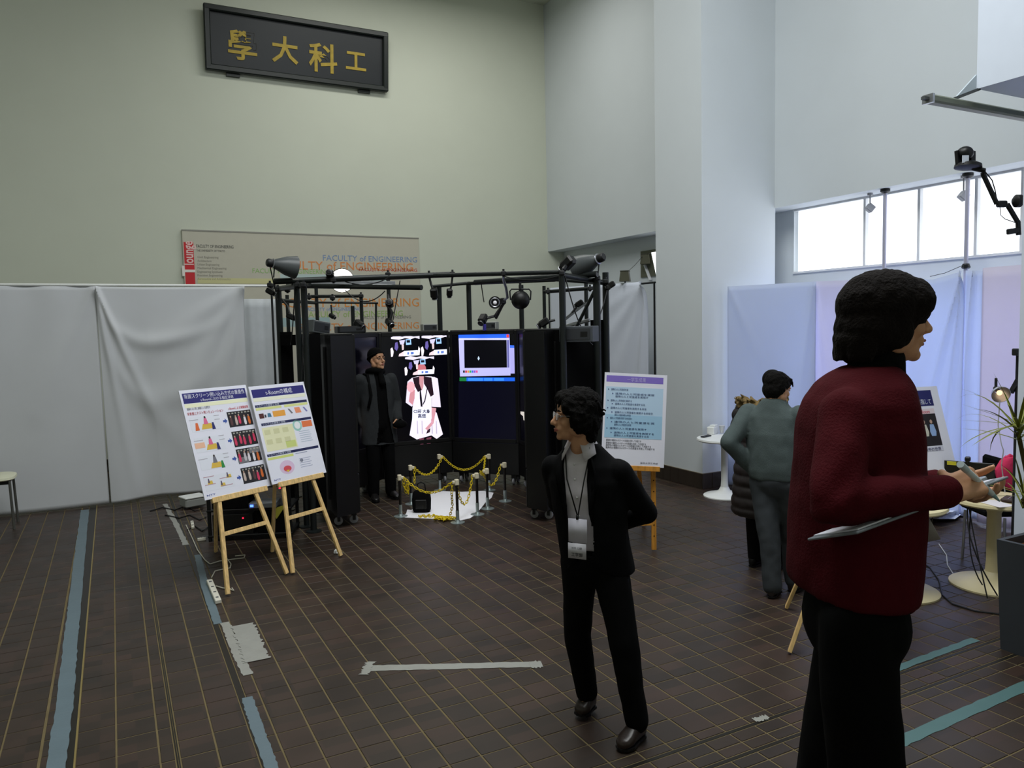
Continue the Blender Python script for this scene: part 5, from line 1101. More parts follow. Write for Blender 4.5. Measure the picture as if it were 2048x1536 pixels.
# ================================================================== PEOPLE
m_skin = M('skin', (196, 146, 112), .55, var=.06, scale=20); m_lip = M('lip', (168, 96, 84), .5, var=0); m_eyew = M('eye_white', (214, 208, 200), .3, var=0); m_iris = M('eye_dark', (24, 16, 12), .2, var=0)
m_hair = M('black_hair', (13, 11, 10), .8, var=.3, scale=60, bump=.8, bscale=140); m_hairb = M('dark_brown_hair', (22, 17, 15), .8, var=.3, scale=60, bump=.8, bscale=140)
def nz(co, s, seed=0.0): return noise.noise(co * s + V3(seed, seed * .7, -seed))
class Person:
    def __init__(s, label, root, facing):
        s.label = label; s.root = Vector(root); f = Vector((facing.x, facing.y, 0)).normalized()
        s.rz = math.atan2(f.y, f.x) - math.pi / 2; s.M = Matrix.Translation(s.root) @ Matrix.Rotation(s.rz, 4, 'Z'); s.Mi = s.M.inverted(); s.mb = MB(); s.late = []
    def J(s, x, y, D): return s.Mi @ at(x, y, D)
    def head(s, c, look, pitch=0.0, k=1.0, roll=0.0):
        lk = s.Mi.to_3x3() @ Vector((look.x, look.y, 0)); yaw = math.atan2(lk.y, lk.x) - math.pi / 2
        s.H = Matrix.Translation(c) @ Matrix.Rotation(yaw, 4, 'Z') @ Matrix.Rotation(pitch, 4, 'X') @ Matrix.Rotation(roll, 4, 'Y') @ Matrix.Scale(k, 4)
        h = MB()
        h.ell((0, -.012, .035), (.074, .093, .082), nu=24, nv=16); h.ell((0, .028, -.025), (.062, .058, .088), nu=22, nv=16)
        h.ell((0, .040, -.082), (.047, .044, .036)); h.ell((0, .074, -.100), (.022, .018, .018)); h.ell((0, .066, .045), (.050, .024, .038))
        h.limb([(0, .084, .014), (0, .100, -.012), (0, .112, -.032)], [.008, .0095, .0125]); h.ell((0, .100, -.036), (.018, .013, .010))
        h.ell((0, .087, -.058), (.023, .011, .008)); h.ell((0, .085, -.071), (.020, .012, .0085)); h.ell((0, .078, -.062), (.034, .016, .022))
        for sx in (-1, 1):
            h.ell((sx * .032, .074, .022), (.026, .014, .010)); h.ell((sx * .042, .050, -.028), (.024, .028, .028)); h.ell((sx * .076, -.008, -.015), (.009, .019, .031)); h.ell((sx * .058, .0, -.06), (.022, .04, .035))
        h.limb([(0, -.018, -.05), (0, -.026, -.11), (0, -.028, -.15)], [.056, .053, .05])
        s.mb.merge(h.xf(s.H))
    def face(s, body, brow=True):
        H = s.H
        for sx in (-1, 1):
            e = obj('eye', MB().ell((sx * .031, .0775, .004), (.0135, .009, .0075)).xf(H), m_eyew, body, True, local=True)
            obj('iris', MB().ell((sx * .031, .0845, .004), (.006, .004, .006)).xf(H), m_iris, e, True, local=True)
            obj('eyelid', MB().tube([(sx * .016, .084, .005), (sx * .026, .0885, .012), (sx * .038, .0865, .0115), (sx * .046, .079, .004)], .003, n=6).xf(H), m_skin, body, True, local=True)
            if brow: obj('eyebrow', MB().tube([(sx * .014, .089, .024), (sx * .03, .0905, .030), (sx * .048, .078, .026)], .0042, n=6, rr=[.003, .0046, .002]).xf(H), m_hair, body, True, local=True)
        obj('lips', MB().tube([(-.022, .088, -.064), (-.008, .0985, -.062), (.008, .0985, -.062), (.022, .088, -.064)], .004, n=6, rr=[.002, .005, .005, .002]).tube([(-.019, .088, -.067), (0, .0985, -.0715), (.019, .088, -.067)], .004, n=6, rr=[.002, .0055, .002]).xf(H), m_lip, body, True, local=True)
    def hand(s, w, f, n, side, curl=.5, k=1.0, spread=.12, thumb=.5, curls=None):
        # w wrist, f towards the fingers, n out of the back of the hand, side +1/-1 which x side the thumb is on
        f = Vector(f).normalized(); n = Vector(n); n = (n - f * n.dot(f)).normalized(); x = f.cross(n) * side
        P_ = lambda a, b, c: Vector(w) + (x * a + f * b + n * c) * k
        for a in (-.026, -.009, .009, .026): s.mb.limb([P_(a * .75, .005, 0), P_(a, .085, .002)], [.0135 * k, .0115 * k], n=10)
        s.mb.limb([P_(.012, .012, -.005), P_(.022, .05, -.008)], [.017 * k, .014 * k], n=10)
        for i, (a, L) in enumerate(((.027, .068), (.009, .077), (-.009, .072), (-.026, .056))):
            c = curls[i] if curls else curl; ang = 0.0; p = P_(a, .086, .002); pts = [p]; fx = a / .026 * spread
            for seg, b in ((.44, .8), (.31, 1.1), (.25, .8)):
                ang += c * b; d = (f * math.cos(ang) - n * math.sin(ang) + x * fx).normalized(); p = p + d * (L * seg * k); pts.append(p)
            s.mb.limb(pts, [.0098 * k, .0088 * k, .0080 * k, .0068 * k], n=10)
        d0 = (f * .7 + x * .75 - n * thumb).normalized(); p = P_(.026, .022, -.006); q = p + d0 * .036 * k; d1 = (f * .9 + x * .25 - n * thumb * 1.1).normalized(); r_ = q + d1 * .030 * k
        s.mb.limb([p, q, r_, r_ + (d1 - n * .2) * .022 * k], [.0135 * k, .0112 * k, .0098 * k, .0078 * k], n=10)
    def core(s, j):
        b = s.mb
        b.limb([j['pel'], (j['pel'] + j['neck']) / 2, j['neck'] - V3(0, 0, .10)], [.085, .08, .07]); b.limb([j['neck'] - V3(0, 0, .08), s.H @ V3(0, -.026, -.13)], [.052, .05])
        for k in 'LR':
            b.limb([j['neck'] - V3(0, 0, .13), j['sh' + k] - V3(0, 0, .02), j['el' + k], j['wr' + k]], [.05, .04, .034, .026]); b.limb([j['hp' + k], j['kn' + k], j['an' + k]], [.075, .052, .038])
            b.limb([j['an' + k], j['an' + k].lerp(j['ft' + k], .55)], [.030, .020])
    def finish(s, voxel=.006):
        me = remesh(s.mb, voxel, 3, 'person'); me.materials.append(m_skin)
        o = obj('person', me); o.matrix_basis = s.M; tag(o, s.label, 'person'); s.o = o; return o
    def part(s, name, mb, mat, voxel=.009, smooth=4, fn=None, cutfn=None, thick=None):
        me = remesh(mb, voxel, smooth, name) if voxel else mb.mesh(name, mat, True)
        if voxel: me.materials.append(mat)
        if fn: wrinkle(me, fn)
        if cutfn: cut(me, cutfn)
        o = obj(name, me, None, s.o, local=True)
        if thick: m_ = o.modifiers.new('thickness', 'SOLIDIFY'); m_.thickness = thick
        return o
    def shoe(s, an, toe, mat, w=.045):
        an = Vector(an); toe = Vector(toe); d = (toe - an); d.z = 0; L = d.length; d = d.normalized(); x = V3(d.y, -d.x, 0); heel = V3(an.x, an.y, 0) - d * .055
        mb = MB(); z0 = min(toe.z, an.z - .075); T_ = V3(toe.x, toe.y, 0)
        def rg(t, w_, h, z=0): c = heel.lerp(T_, t) + V3(0, 0, z0 + h / 2 + .004); return mb.ring(c, x, V3(0, 0, 1), w_, h / 2, 14, .8)
        mb.rings([rg(0, .016, .05), rg(.06, .032, .085), rg(.3, .037, .105), rg(.5, .040, .085), rg(.72, w, .062), rg(.9, w * .85, .046), rg(.985, w * .42, .034), rg(1.0, .01, .02)])
        mb.limb([heel.lerp(T_, .25) + V3(0, 0, z0 + .07), heel.lerp(T_, .25) + V3(0, 0, z0 + .11)], [.042, .042])
        o = s.part('shoe', mb, mat, .006, 3)
        sole = MB(); c0 = [heel.lerp(T_, t) + x * w_ for t, w_ in ((-.01, .018), (.1, .034), (.4, .034), (.72, w + .003), (.92, w * .8), (1.01, .012))]; c1 = [heel.lerp(T_, t) - x * w_ for t, w_ in ((1.01, .012), (.92, w * .8), (.72, w + .003), (.4, .034), (.1, .034), (-.01, .018))]
        k = obj('sole', MB().poly([p + V3(0, 0, z0 + .012) for p in c0 + c1], (0, 0, 1), .012), m_blk, o, local=True)
        return o
def rings_mb(rows, n=32, e=.9):
    mb = MB(); return mb.rings([mb.ring(V3(cx_, cy_, z), V3(1, 0, 0), V3(0, 1, 0), rx, ry, n, e) for z, cx_, cy_, rx, ry in rows])
def folds(a=.006, s=9, seed=0.0, vert=.0):
    def f(co, n): return a * nz(V3(co.x * s, co.y * s, co.z * s * .45), 1, seed) + a * .5 * nz(V3(co.x, co.y, co.z * .7), s * 2.3, seed + 3) + vert * math.sin(math.atan2(co.y, co.x) * 9)
    return f
def sleeve(mb, pts, rad, n=16): return mb.limb(pts, rad, n)
def hairmess(a, s, seed=1.0): return lambda co, n: a * nz(co, s, seed) + a * .7 * nz(V3(co.x, co.y, co.z * .3), s * 2.2, seed + 2)
fh = V3(fw.x, fw.y, 0).normalized(); rh = V3(rt.x, rt.y, 0).normalized()

# ---------------------------------------------------------------- the man in the black jacket, hands behind his back
def man_jacket():
    D = 3.82; root = (fl(1165, 1430) + fl(1245, 1490)) / 2; root.z = 0; A_ = math.radians(26)
    P = Person('man in black jacket and white shirt with a name badge, hands behind his back', root, -fh * math.cos(A_) - rh * math.sin(A_))
    J = P.J; hd = J(1150, 832, 3.74)
    base = J(1190, 1110, D); bx0, by0 = base.x, base.y
    nk = J(1166, 893, 3.78); cx_, cy_ = nk.x, nk.y
    W_ = lambda z: V3(bx0 + (cx_ - bx0) * (z - .9) / .5, by0 + (cy_ - by0) * (z - .9) / .5, z)
    j = dict(pel=W_(.92), neck=nk)
    for k, sx in (('R', 1), ('L', -1)): j['sh' + k] = W_(1.305) + V3(sx * .168, -.005, 0)
    j['elR'] = W_(1.09) + V3(.235, -.14, 0); j['wrR'] = W_(.97) + V3(.05, -.205, 0); j['elL'] = W_(1.09) + V3(-.255, -.10, 0); j['wrL'] = W_(1.0) + V3(-.07, -.215, 0)
    j['hpR'] = J(1158, 1120, 3.86); j['knR'] = J(1155, 1268, 3.92); j['anR'] = J(1174, 1392, 3.98); j['ftR'] = J(1158, 1432, 3.92)
    j['hpL'] = J(1218, 1120, 3.80); j['knL'] = J(1247, 1285, 3.72); j['anL'] = J(1273, 1448, 3.72); j['ftL'] = J(1240, 1492, 3.62)
    P.head(hd, -rh * .98 - fh * .16, .03, 1.0); P.core(j)
    P.hand(j['wrR'], (-.8, -.1, -.4), (0, -1, 0), -1, .5); P.hand(j['wrL'], (.8, -.1, -.4), (0, -1, 0), 1, .5)
    o = P.finish(); P.face(o)
    ms = M('white_shirt', (214, 208, 216), .8, var=.03, bump=.1, bscale=120); mj = M('black_suit', (9, 9, 11), .85, var=.12, scale=40, bump=.08, bscale=300); mt = M('black_trousers', (7, 7, 8), .85, var=.12, bump=.06, bscale=300)
    rw = lambda rows: [(z, W_(z).x + dx, W_(z).y + dy, rx, ry) for z, dx, dy, rx, ry in rows]
    P.part('shirt', rings_mb(rw([(.92, 0, 0, .15, .10), (1.05, 0, .004, .155, .108), (1.2, 0, .006, .165, .112), (1.34, 0, 0, .15, .095), (1.41, 0, -.01, .085, .07), (1.452, 0, -.012, .062, .062)])), ms, .009, 3, folds(.004, 14, 2))
    jm = rings_mb(rw([(.80, 0, -.012, .185, .130), (.9, 0, -.005, .185, .128), (1.02, 0, 0, .182, .126), (1.15, 0, 0, .19, .13), (1.26, 0, 0, .196, .126), (1.335, 0, -.005, .178, .105), (1.385, 0, -.013, .125, .085), (1.44, 0, -.02, .075, .072)]))
    for k in 'LR': sleeve(jm, [j['sh' + k] + V3(0, 0, .0), j['el' + k], j['wr' + k]], [.066, .056, .046])
    def op(c, n):
        x_ = c.x - W_(c.z).x - .012; y_ = c.y - W_(c.z).y
        if y_ < .0: return False
        w_ = .062 + .012 * max(0, (c.z - 1.15) / .25) if c.z > .98 else .062 * max(0, (c.z - .80) / .18) ** .5 * .9 + .004
        if c.z < .90: w_ = .02 + .13 * ((.90 - c.z) / .10) ** 1.5
        return abs(x_) < w_ and y_ > .02
    P.part('jacket', jm, mj, .009, 4, folds(.007, 8, 5), op, .006)
    for sx in (-1, 1):     # lapels and shirt collar
        q = lambda a, z, d=.0: W_(z) + V3(.012 + sx * a, .128 + d, 0)
        lp = MB().poly([W_(1.41) + V3(.012 + sx * .066, .055, .02), q(.105, 1.31, -.018), q(.098, 1.24, -.006), q(.066, 1.06, .006), q(.058, 1.12, .012), q(.066, 1.28, .006)], (0, 1, .1), .008)
        P.part('lapel', lp, mj, None)
        cl = MB().poly([W_(1.475) + V3(sx * .060, .0, 0), W_(1.455) + V3(.008 + sx * .022, .068, 0), W_(1.37) + V3(.01 + sx * .060, .118, 0), W_(1.40) + V3(sx * .088, .055, 0)], (sx * .4, 1, .4), .006)
        P.part('shirt_collar', cl, ms, None)
    for z in (1.10, 1.19, 1.28, 1.35): P.part('button', MB().ell(W_(z) + V3(.012, .122 - (.016 if z > 1.3 else 0), 0), (.006, .003, .006)), m_foame, None)
    tm = MB().ell((j['hpL'] + j['hpR']) / 2 + V3(0, 0, -.0), (.17, .118, .13), nu=20, nv=12)
    tm.limb([j['hpR'], j['knR'], j['anR'] + V3(0, 0, .02)], [.094, .069, .058], 18); tm.limb([j['hpL'], j['knL'], j['anL'] + V3(0, 0, .02)], [.094, .072, .060], 18)
    P.part('trousers', tm, mt, .010, 4, folds(.007, 8, 9))
    sh = M('brown_leather', (40, 30, 26), .3, var=.2)
    for k in 'RL': P.shoe(j['an' + k], j['ft' + k], sh)
    h = MB(); h.ell((0, -.022, .048), (.100, .112, .096), nu=22, nv=14); h.ell((0, -.055, -.02), (.092, .075, .085)); h.ell((0, .045, .085), (.075, .055, .045))
    for sx in (-1, 1): h.ell((sx * .082, -.012, -.005), (.030, .062, .075)); h.ell((sx * .062, .052, .055), (.03, .035, .045))
    h.ell((0, -.07, -.09), (.065, .045, .05)); rn = random.Random(4)
    for k in range(70):
        a, e = rn.uniform(0, 6.28), rn.uniform(-.3, 1.5); d = V3(math.cos(a) * math.cos(e), math.sin(a) * math.cos(e), math.sin(e)); p = V3(d.x * .095, -.022 + d.y * .108, .045 + d.z * .092)
        if p.y > .06 and p.z < .06: continue
        h.limb([p, p + d * .012 + V3(rn.uniform(-.015, .015), rn.uniform(-.015, .015), -.008)], [.009, .005], 6)
    P.part('hair', h.xf(P.H), m_hair, .0055, 1, hairmess(.006, 45, 4))
    g = MB()
    for sx in (-1, 1): g.tube([V3(sx * .031, .098, .002) + V3(.021 * math.cos(t / 14 * 6.283), -.004 * abs(math.cos(t / 14 * 6.283)), .016 * math.sin(t / 14 * 6.283)) for t in range(14)], .0013, n=5, closed=True); g.tube([(sx * .052, .094, .006), (sx * .072, .05, .008), (sx * .078, -.01, .0)], .0014, n=5)
    g.tube([(-.011, .099, .006), (0, .101, .009), (.011, .099, .006)], .0013, n=5); gl = P.part('glasses', g.xf(P.H), m_alu, None)
    for sx in (-1, 1): obj('spectacle_lens', MB().lathe((sx * .031, .098, .002), [(.019, 0), (.019, .001)], axis=(0, 1, 0), n=14).xf(P.H), M('spectacle_glass', (230, 236, 245), .05, var=0, alpha=.35), gl, local=True)
    fr = .128; n0 = W_(1.43); b0 = W_(1.10) + V3(.012, fr + .012, 0)
    ly_ = P.part('lanyard', MB().tube([n0 + V3(-.07, -.02, 0), n0 + V3(-.06, .06, -.03), W_(1.28) + V3(-.038, fr, 0), b0], .0035, n=6).tube([n0 + V3(.07, -.02, 0), n0 + V3(.066, .06, -.03), W_(1.28) + V3(.05, fr, 0), b0], .0035, n=6), m_blk, None)
    P.part('badge_holder', MB().box(b0 + V3(0, .004, -.065), (.095, .004, .115)), M('clear_vinyl', (210, 208, 222), .15, var=.05), None); P.part('badge_clip', MB().box(b0 + V3(0, .004, 0), (.012, .01, .022)), m_dark, None)
    bd = P.part('name_badge', MB().box(b0 + V3(.004, .005, -.165), (.092, .004, .075)), M('badge_card', (206, 204, 212), .5), None)
    t = text_mb('工学部', .020, .0004, align='CENTER'); t.xf(frame(b0 + V3(.004, .0085, -.19), (-1, 0, 0), (0, 0, 1))); obj('badge_text', t, m_dark, bd, local=True)
    t = text_mb('NTT CS研', .012, .0004, align='CENTER'); t.xf(frame(b0 + V3(.004, .0085, -.155), (-1, 0, 0), (0, 0, 1))); obj('badge_text', t, m_dark, bd, local=True)
man_jacket()

# ---------------------------------------------------------------- the man in red with clipboard and pen, close by
def man_red():
    D = 1.98; hc = at(1774, 634, D); root = at(1712, 900, D); root.z = .444
    P = Person('man in dark red shirt with longish hair, writing on a clipboard', root, rh); J = P.J
    j = dict(pel=J(1710, 1250, D), neck=J(1738, 758, D))
    j['shR'] = J(1695, 830, D - .135); j['elR'] = J(1668, 1005, D - .24); j['wrR'] = J(1893, 983, D - .20)
    j['shL'] = J(1706, 826, D + .135); j['elL'] = J(1745, 985, D + .22); j['wrL'] = J(1885, 968, D + .08)
    for k, s_ in (('R', -1), ('L', 1)): j['hp' + k] = J(1712, 1240, D + s_ * .082)
    j['knR'] = j['hpR'] + V3(0, .03, -.42); j['anR'] = j['hpR'] + V3(0.0, -.03, -.80); j['knL'] = j['hpL'] + V3(0, -.06, -.42); j['anL'] = j['hpL'] + V3(0, -.12, -.80)
    for k in 'RL': j['an' + k].z = .085; j['ft' + k] = V3(j['an' + k].x, j['an' + k].y + .17, .03)
    P.head(P.Mi @ hc, rh + fh * .05, -.02, .98); P.core(j)
    b = P.mb
    hf = (J(1962, 958, D - .16) - j['wrR']).normalized()
    P.hand(j['wrR'] + hf * .01, hf, V3(.80, .1, .60), -1, .8, 1.02, .04, .75, curls=(.75, .9, 1.0, 1.05))
    hl = (J(1965, 990, D) - j['wrL']).normalized(); P.hand(j['wrL'] + hl * .01, hl, V3(-.2, .2, -.95), 1, .55, 1.0, .06, .5)
    o = P.finish(.0048); P.face(o)
    mr = M('dark_red_wool', (68, 11, 19), .9, var=.18, scale=30, bump=.3, bscale=170); mt = M('black_jeans', (6, 6, 7), .9, var=.12, bump=.06, bscale=300)
    rows = []
    for py, xl, xr, rx in ((732, 1690, 1776, .075), (747, 1664, 1792, .115), (768, 1640, 1800, .155), (800, 1620, 1808, .185), (850, 1606, 1816, .20), (950, 1599, 1826, .20), (1050, 1597, 1828, .195), (1120, 1597, 1824, .20), (1165, 1600, 1818, .205), (1182, 1604, 1815, .205)):
        a = J(xl, py, D); c = J(xr, py, D); rows.append(((a.z + c.z) / 2, 0.0, (a.y + c.y) / 2, rx, (c.y - a.y) / 2))
    rows = sorted(rows); sm = rings_mb(rows, 40, .85)
    sleeve(sm, [j['shR'], j['elR'], j['elR'].lerp(j['wrR'], .5), j['wrR'] - (j['wrR'] - j['elR']).normalized() * .02], [.066, .054, .049, .038]); sleeve(sm, [j['shL'], j['elL'], j['wrL'] - (j['wrL'] - j['elL']).normalized() * .02], [.066, .054, .040])
    f0 = folds(.007, 8, 6); zs = rows[0][0]
    def f1(co, n):
        u = (co - j['elR']).length; return f0(co, n) + (.006 * math.sin((co.y - co.z) * 70) * math.exp(-(u / .09) ** 2)) - (.0 if co.z > zs + .01 else 0)
    P.part('shirt', sm, mr, .0075, 12, f1, lambda c, n: c.z < zs + .012 and n.z < -.6, .006)
    # ribbed placket, cuff and collar
    P.part('cuff', MB().limb([j['wrR'] - (j['wrR'] - j['elR']).normalized() * .045, j['wrR'] - (j['wrR'] - j['elR']).normalized() * .006], [.041, .040], 18), mr, .006, 2)
    pk = MB(); yf = lambda py: P.J(1820, py, D)
    for dx in (.03, .052):
        pk.tube([V3(dx + .02, rows_y - .006, z) for z, rows_y in [(r[0], r[2] + r[4] * math.sqrt(max(0, 1 - ((dx + .02) / r[3]) ** 2)) + .006) for r in rows[:-2]]], .0035, n=6)
    P.part('placket_seam', pk, M('dark_red_rib', (92, 34, 40), .9), None)
    cm = MB(); nb = j['neck']; cm.limb([nb + V3(0, .012, -.01), nb + V3(0, .020, .035)], [.076, .068], 24)
    P.part('black_collar', cm, M('black_knit', (10, 10, 11), .95, bump=.3, bscale=150), .008, 2, folds(.004, 20, 3))
    P.part('shirt_collar_tip', MB().poly([J(1798, 745, D - .03), J(1803, 752, D - .03), J(1799, 772, D - .03), J(1790, 768, D - .03)], (1, .4, .2), .004), m_foame, None)
    tm = MB().ell(j['pel'] + V3(0, 0, .02), (.165, .122, .14), nu=22, nv=12)
    for k in 'RL': tm.limb([j['hp' + k], j['kn' + k], j['an' + k] + V3(0, 0, .02)], [.092, .092, .080], 20)
    P.part('trousers', tm, mt, .010, 4, folds(.007, 8, 8))
    for k in 'RL': P.shoe(j['an' + k], j['ft' + k], M('black_leather', (22, 20, 20), .35))
    h = MB(); h.ell((0, -.012, .030), (.098, .120, .096), nu=28, nv=20); h.ell((0, -.046, -.030), (.096, .086, .088), nu=24, nv=16); h.ell((0, -.075, -.080), (.072, .055, .048)); h.ell((0, .050, .060), (.080, .058, .048))
    for sx in (-1, 1): h.ell((sx * .060, .042, .038), (.034, .052, .042)); h.ell((sx * .070, -.012, -.03), (.026, .045, .055))
    rn = random.Random(9)
    for k in range(26):
        a = -math.pi / 2 + rn.uniform(-1.3, 1.3); p = V3(.078 * math.cos(a), -.055 + .07 * math.sin(a), -.085); h.limb([p + V3(0, 0, .03), p, p + V3(rn.uniform(-.006, .006), rn.uniform(-.008, .004), -.03)], [.012, .009, .004], 8)
    for k in range(12):
        sx = rn.uniform(-1, 1); h.limb([V3(sx * .06, .07, .085), V3(sx * .066, .098, .060), V3(sx * .068, .105 - .02 * abs(sx), .026 - rn.uniform(0, .012))], [.010, .008, .003], 8)
    P.part('hair', h.xf(P.H), m_hairb, .005, 5, hairmess(.003, 42, 2))
    # clipboard, pen, badge
    a = at(1714, 1066, D - .30); c = at(2018, 954, D - .13); d = (c - a).normalized(); e = (fh - V3(0, 0, .28)); e = (e - d * e.dot(d)).normalized(); n = d.cross(e).normalized()
    if n.z < 0: n = -n
    g = thing('clipboard', 'grey clipboard held level by the man in red', 'clipboard', (a + c) / 2)
    L = (c - a).length; mid = (a + c) / 2 + e * .085; R = Matrix((d, e, n)).transposed()
    obj('board', MB().box(mid, (L, .17, .006), R, ch=.002), M('grey_board', (120, 126, 134), .4), g); obj('paper', MB().box(mid + n * .005 - d * .01, (L * .9, .15, .003), R), m_foam, g); obj('clip', MB().box(mid + n * .010 + d * (L * .42), (.03, .10, .012), R, ch=.003), m_alu, g)
    p0 = at(1922, 930, D - .23); p1 = at(1999, 1002, D - .10); dd = (p1 - p0).normalized()
    g = thing('pen', 'thick pale marker pen in the right hand of the man in red', 'pen', p0); obj('barrel', MB().cyl(p0, p0.lerp(p1, .78), .0072, n=14), M('pen_white', (214, 224, 228), .4), g, True); obj('cap', MB().cyl(p0 - dd * .004, p0 + dd * .03, .0082, n=14), M('pen_cap', (196, 210, 216), .4), g, True); obj('tip', MB().cyl(p0.lerp(p1, .78), p1, .0068, .002, n=12), M('pen_grip', (150, 190, 196), .4), g, True)
    bq = J(1838, 1064, D - .10); bd = P.part('name_badge', MB().box(bq, (.075, .003, .06), Matrix.Rotation(.5, 3, 'X') @ Matrix.Rotation(.9, 3, 'Z')), M('badge_cloudy', (150, 142, 138), .3, var=.1), None)
    fr = J(1824, 900, D - .06); P.part('lanyard', MB().tube([j['neck'] + V3(.06, .02, .0), J(1800, 810, D - .12), J(1822, 900, D - .12), J(1832, 980, D - .11), bq], .003, n=6), M('lanyard_brown', (70, 48, 46), .8), None)
man_red()

# ---------------------------------------------------------------- the man in grey green seen from behind
def man_green():
    D = 5.62; root = fl(1548, 1192); root.z = 0; A_ = math.radians(38)
    P = Person('man in grey green fleece seen from behind, hand in his pocket', root, fh * math.cos(A_) + rh * math.sin(A_)); J = P.J
    b0 = J(1550, 990, D); n0 = J(1548, 815, D); W_ = lambda z: V3(b0.x + (n0.x - b0.x) * (z - .8) / .6, b0.y + (n0.y - b0.y) * (z - .8) / .6, z)
    j = dict(pel=W_(.86), neck=W_(1.42)); 
    for k, sx in (('R', 1), ('L', -1)): j['sh' + k] = W_(1.335) + V3(sx * .185, 0, 0)
    j['elL'] = J(1458, 885, D + .02); j['wrL'] = J(1508, 940, D + .10); j['elR'] = W_(1.07) + V3(.235, .03, 0); j['wrR'] = W_(.90) + V3(.21, .16, 0)
    for k, sx in (('R', 1), ('L', -1)): j['hp' + k] = W_(.84) + V3(sx * .09, 0, 0)
    j['knL'] = J(1540, 1090, D); j['anL'] = J(1545, 1170, D); j['ftL'] = j['anL'] + V3(-.02, .16, -.06); j['knR'] = J(1582, 1080, D + .10); j['anR'] = J(1588, 1160, D + .10); j['ftR'] = j['anR'] + V3(.03, .16, -.06)
    for k in 'LR': j['an' + k].z = .085; j['ft' + k].z = .03
    P.head(J(1556, 777, D), rh * .85 + fh * .5, -.30, .97); P.core(j); P.hand(j['wrL'], (.4, .5, -.8), (-1, 0, 0), 1, .5); P.hand(j['wrR'], (0, .3, -1), (1, 0, 0), 1, .4)
    o = P.finish(); P.face(o)
    mf = M('grey_green_fleece', (80, 90, 90), .95, var=.08, scale=20, bump=.3, bscale=200); mt = M('grey_trousers', (64, 68, 72), .9, var=.1, bump=.1, bscale=200)
    rw = lambda rows: [(z, W_(z).x + dx, W_(z).y + dy, rx, ry) for z, dx, dy, rx, ry in rows]
    jm = rings_mb(rw([(.87, 0, 0, .185, .135), (.93, 0, 0, .195, .145), (1.05, 0, 0, .198, .145), (1.2, 0, 0, .205, .145), (1.32, 0, 0, .198, .118), (1.40, 0, -.005, .115, .085), (1.45, 0, .0, .075, .075)])); 
    for k in 'LR': sleeve(jm, [j['sh' + k], j['el' + k], j['wr' + k]], [.078, .064, .052])
    P.part('fleece', jm, mf, .010, 3, folds(.009, 8, 12))
    tm = MB().ell(W_(.86), (.175, .13, .14), nu=20, nv=12)
    for k in 'LR': tm.limb([j['hp' + k], j['kn' + k], j['an' + k] + V3(0, 0, .0)], [.098, .074, .066], 18)
    P.part('trousers', tm, mt, .010, 3, folds(.008, 9, 15)); 
    for k in 'LR': P.shoe(j['an' + k], j['ft' + k], M('dark_shoe', (36, 30, 28), .5))
    h = MB(); h.ell((0, -.022, .042), (.084, .103, .086), nu=22, nv=14); h.ell((0, -.046, -.015), (.082, .072, .088)); h.ell((0, .040, .078), (.064, .042, .036))
    for sx in (-1, 1): h.ell((sx * .068, -.03, .01), (.02, .05, .055))
    rn = random.Random(14)
    for k in range(8): sx = rn.uniform(-1, 1); h.limb([V3(sx * .05, .07, .085), V3(sx * .055, .094, .055), V3(sx * .055, .098, .035)], [.012, .008, .003], 6)
    P.part('hair', h.xf(P.H), m_hair, .006, 1, hairmess(.005, 45, 7))
man_green()

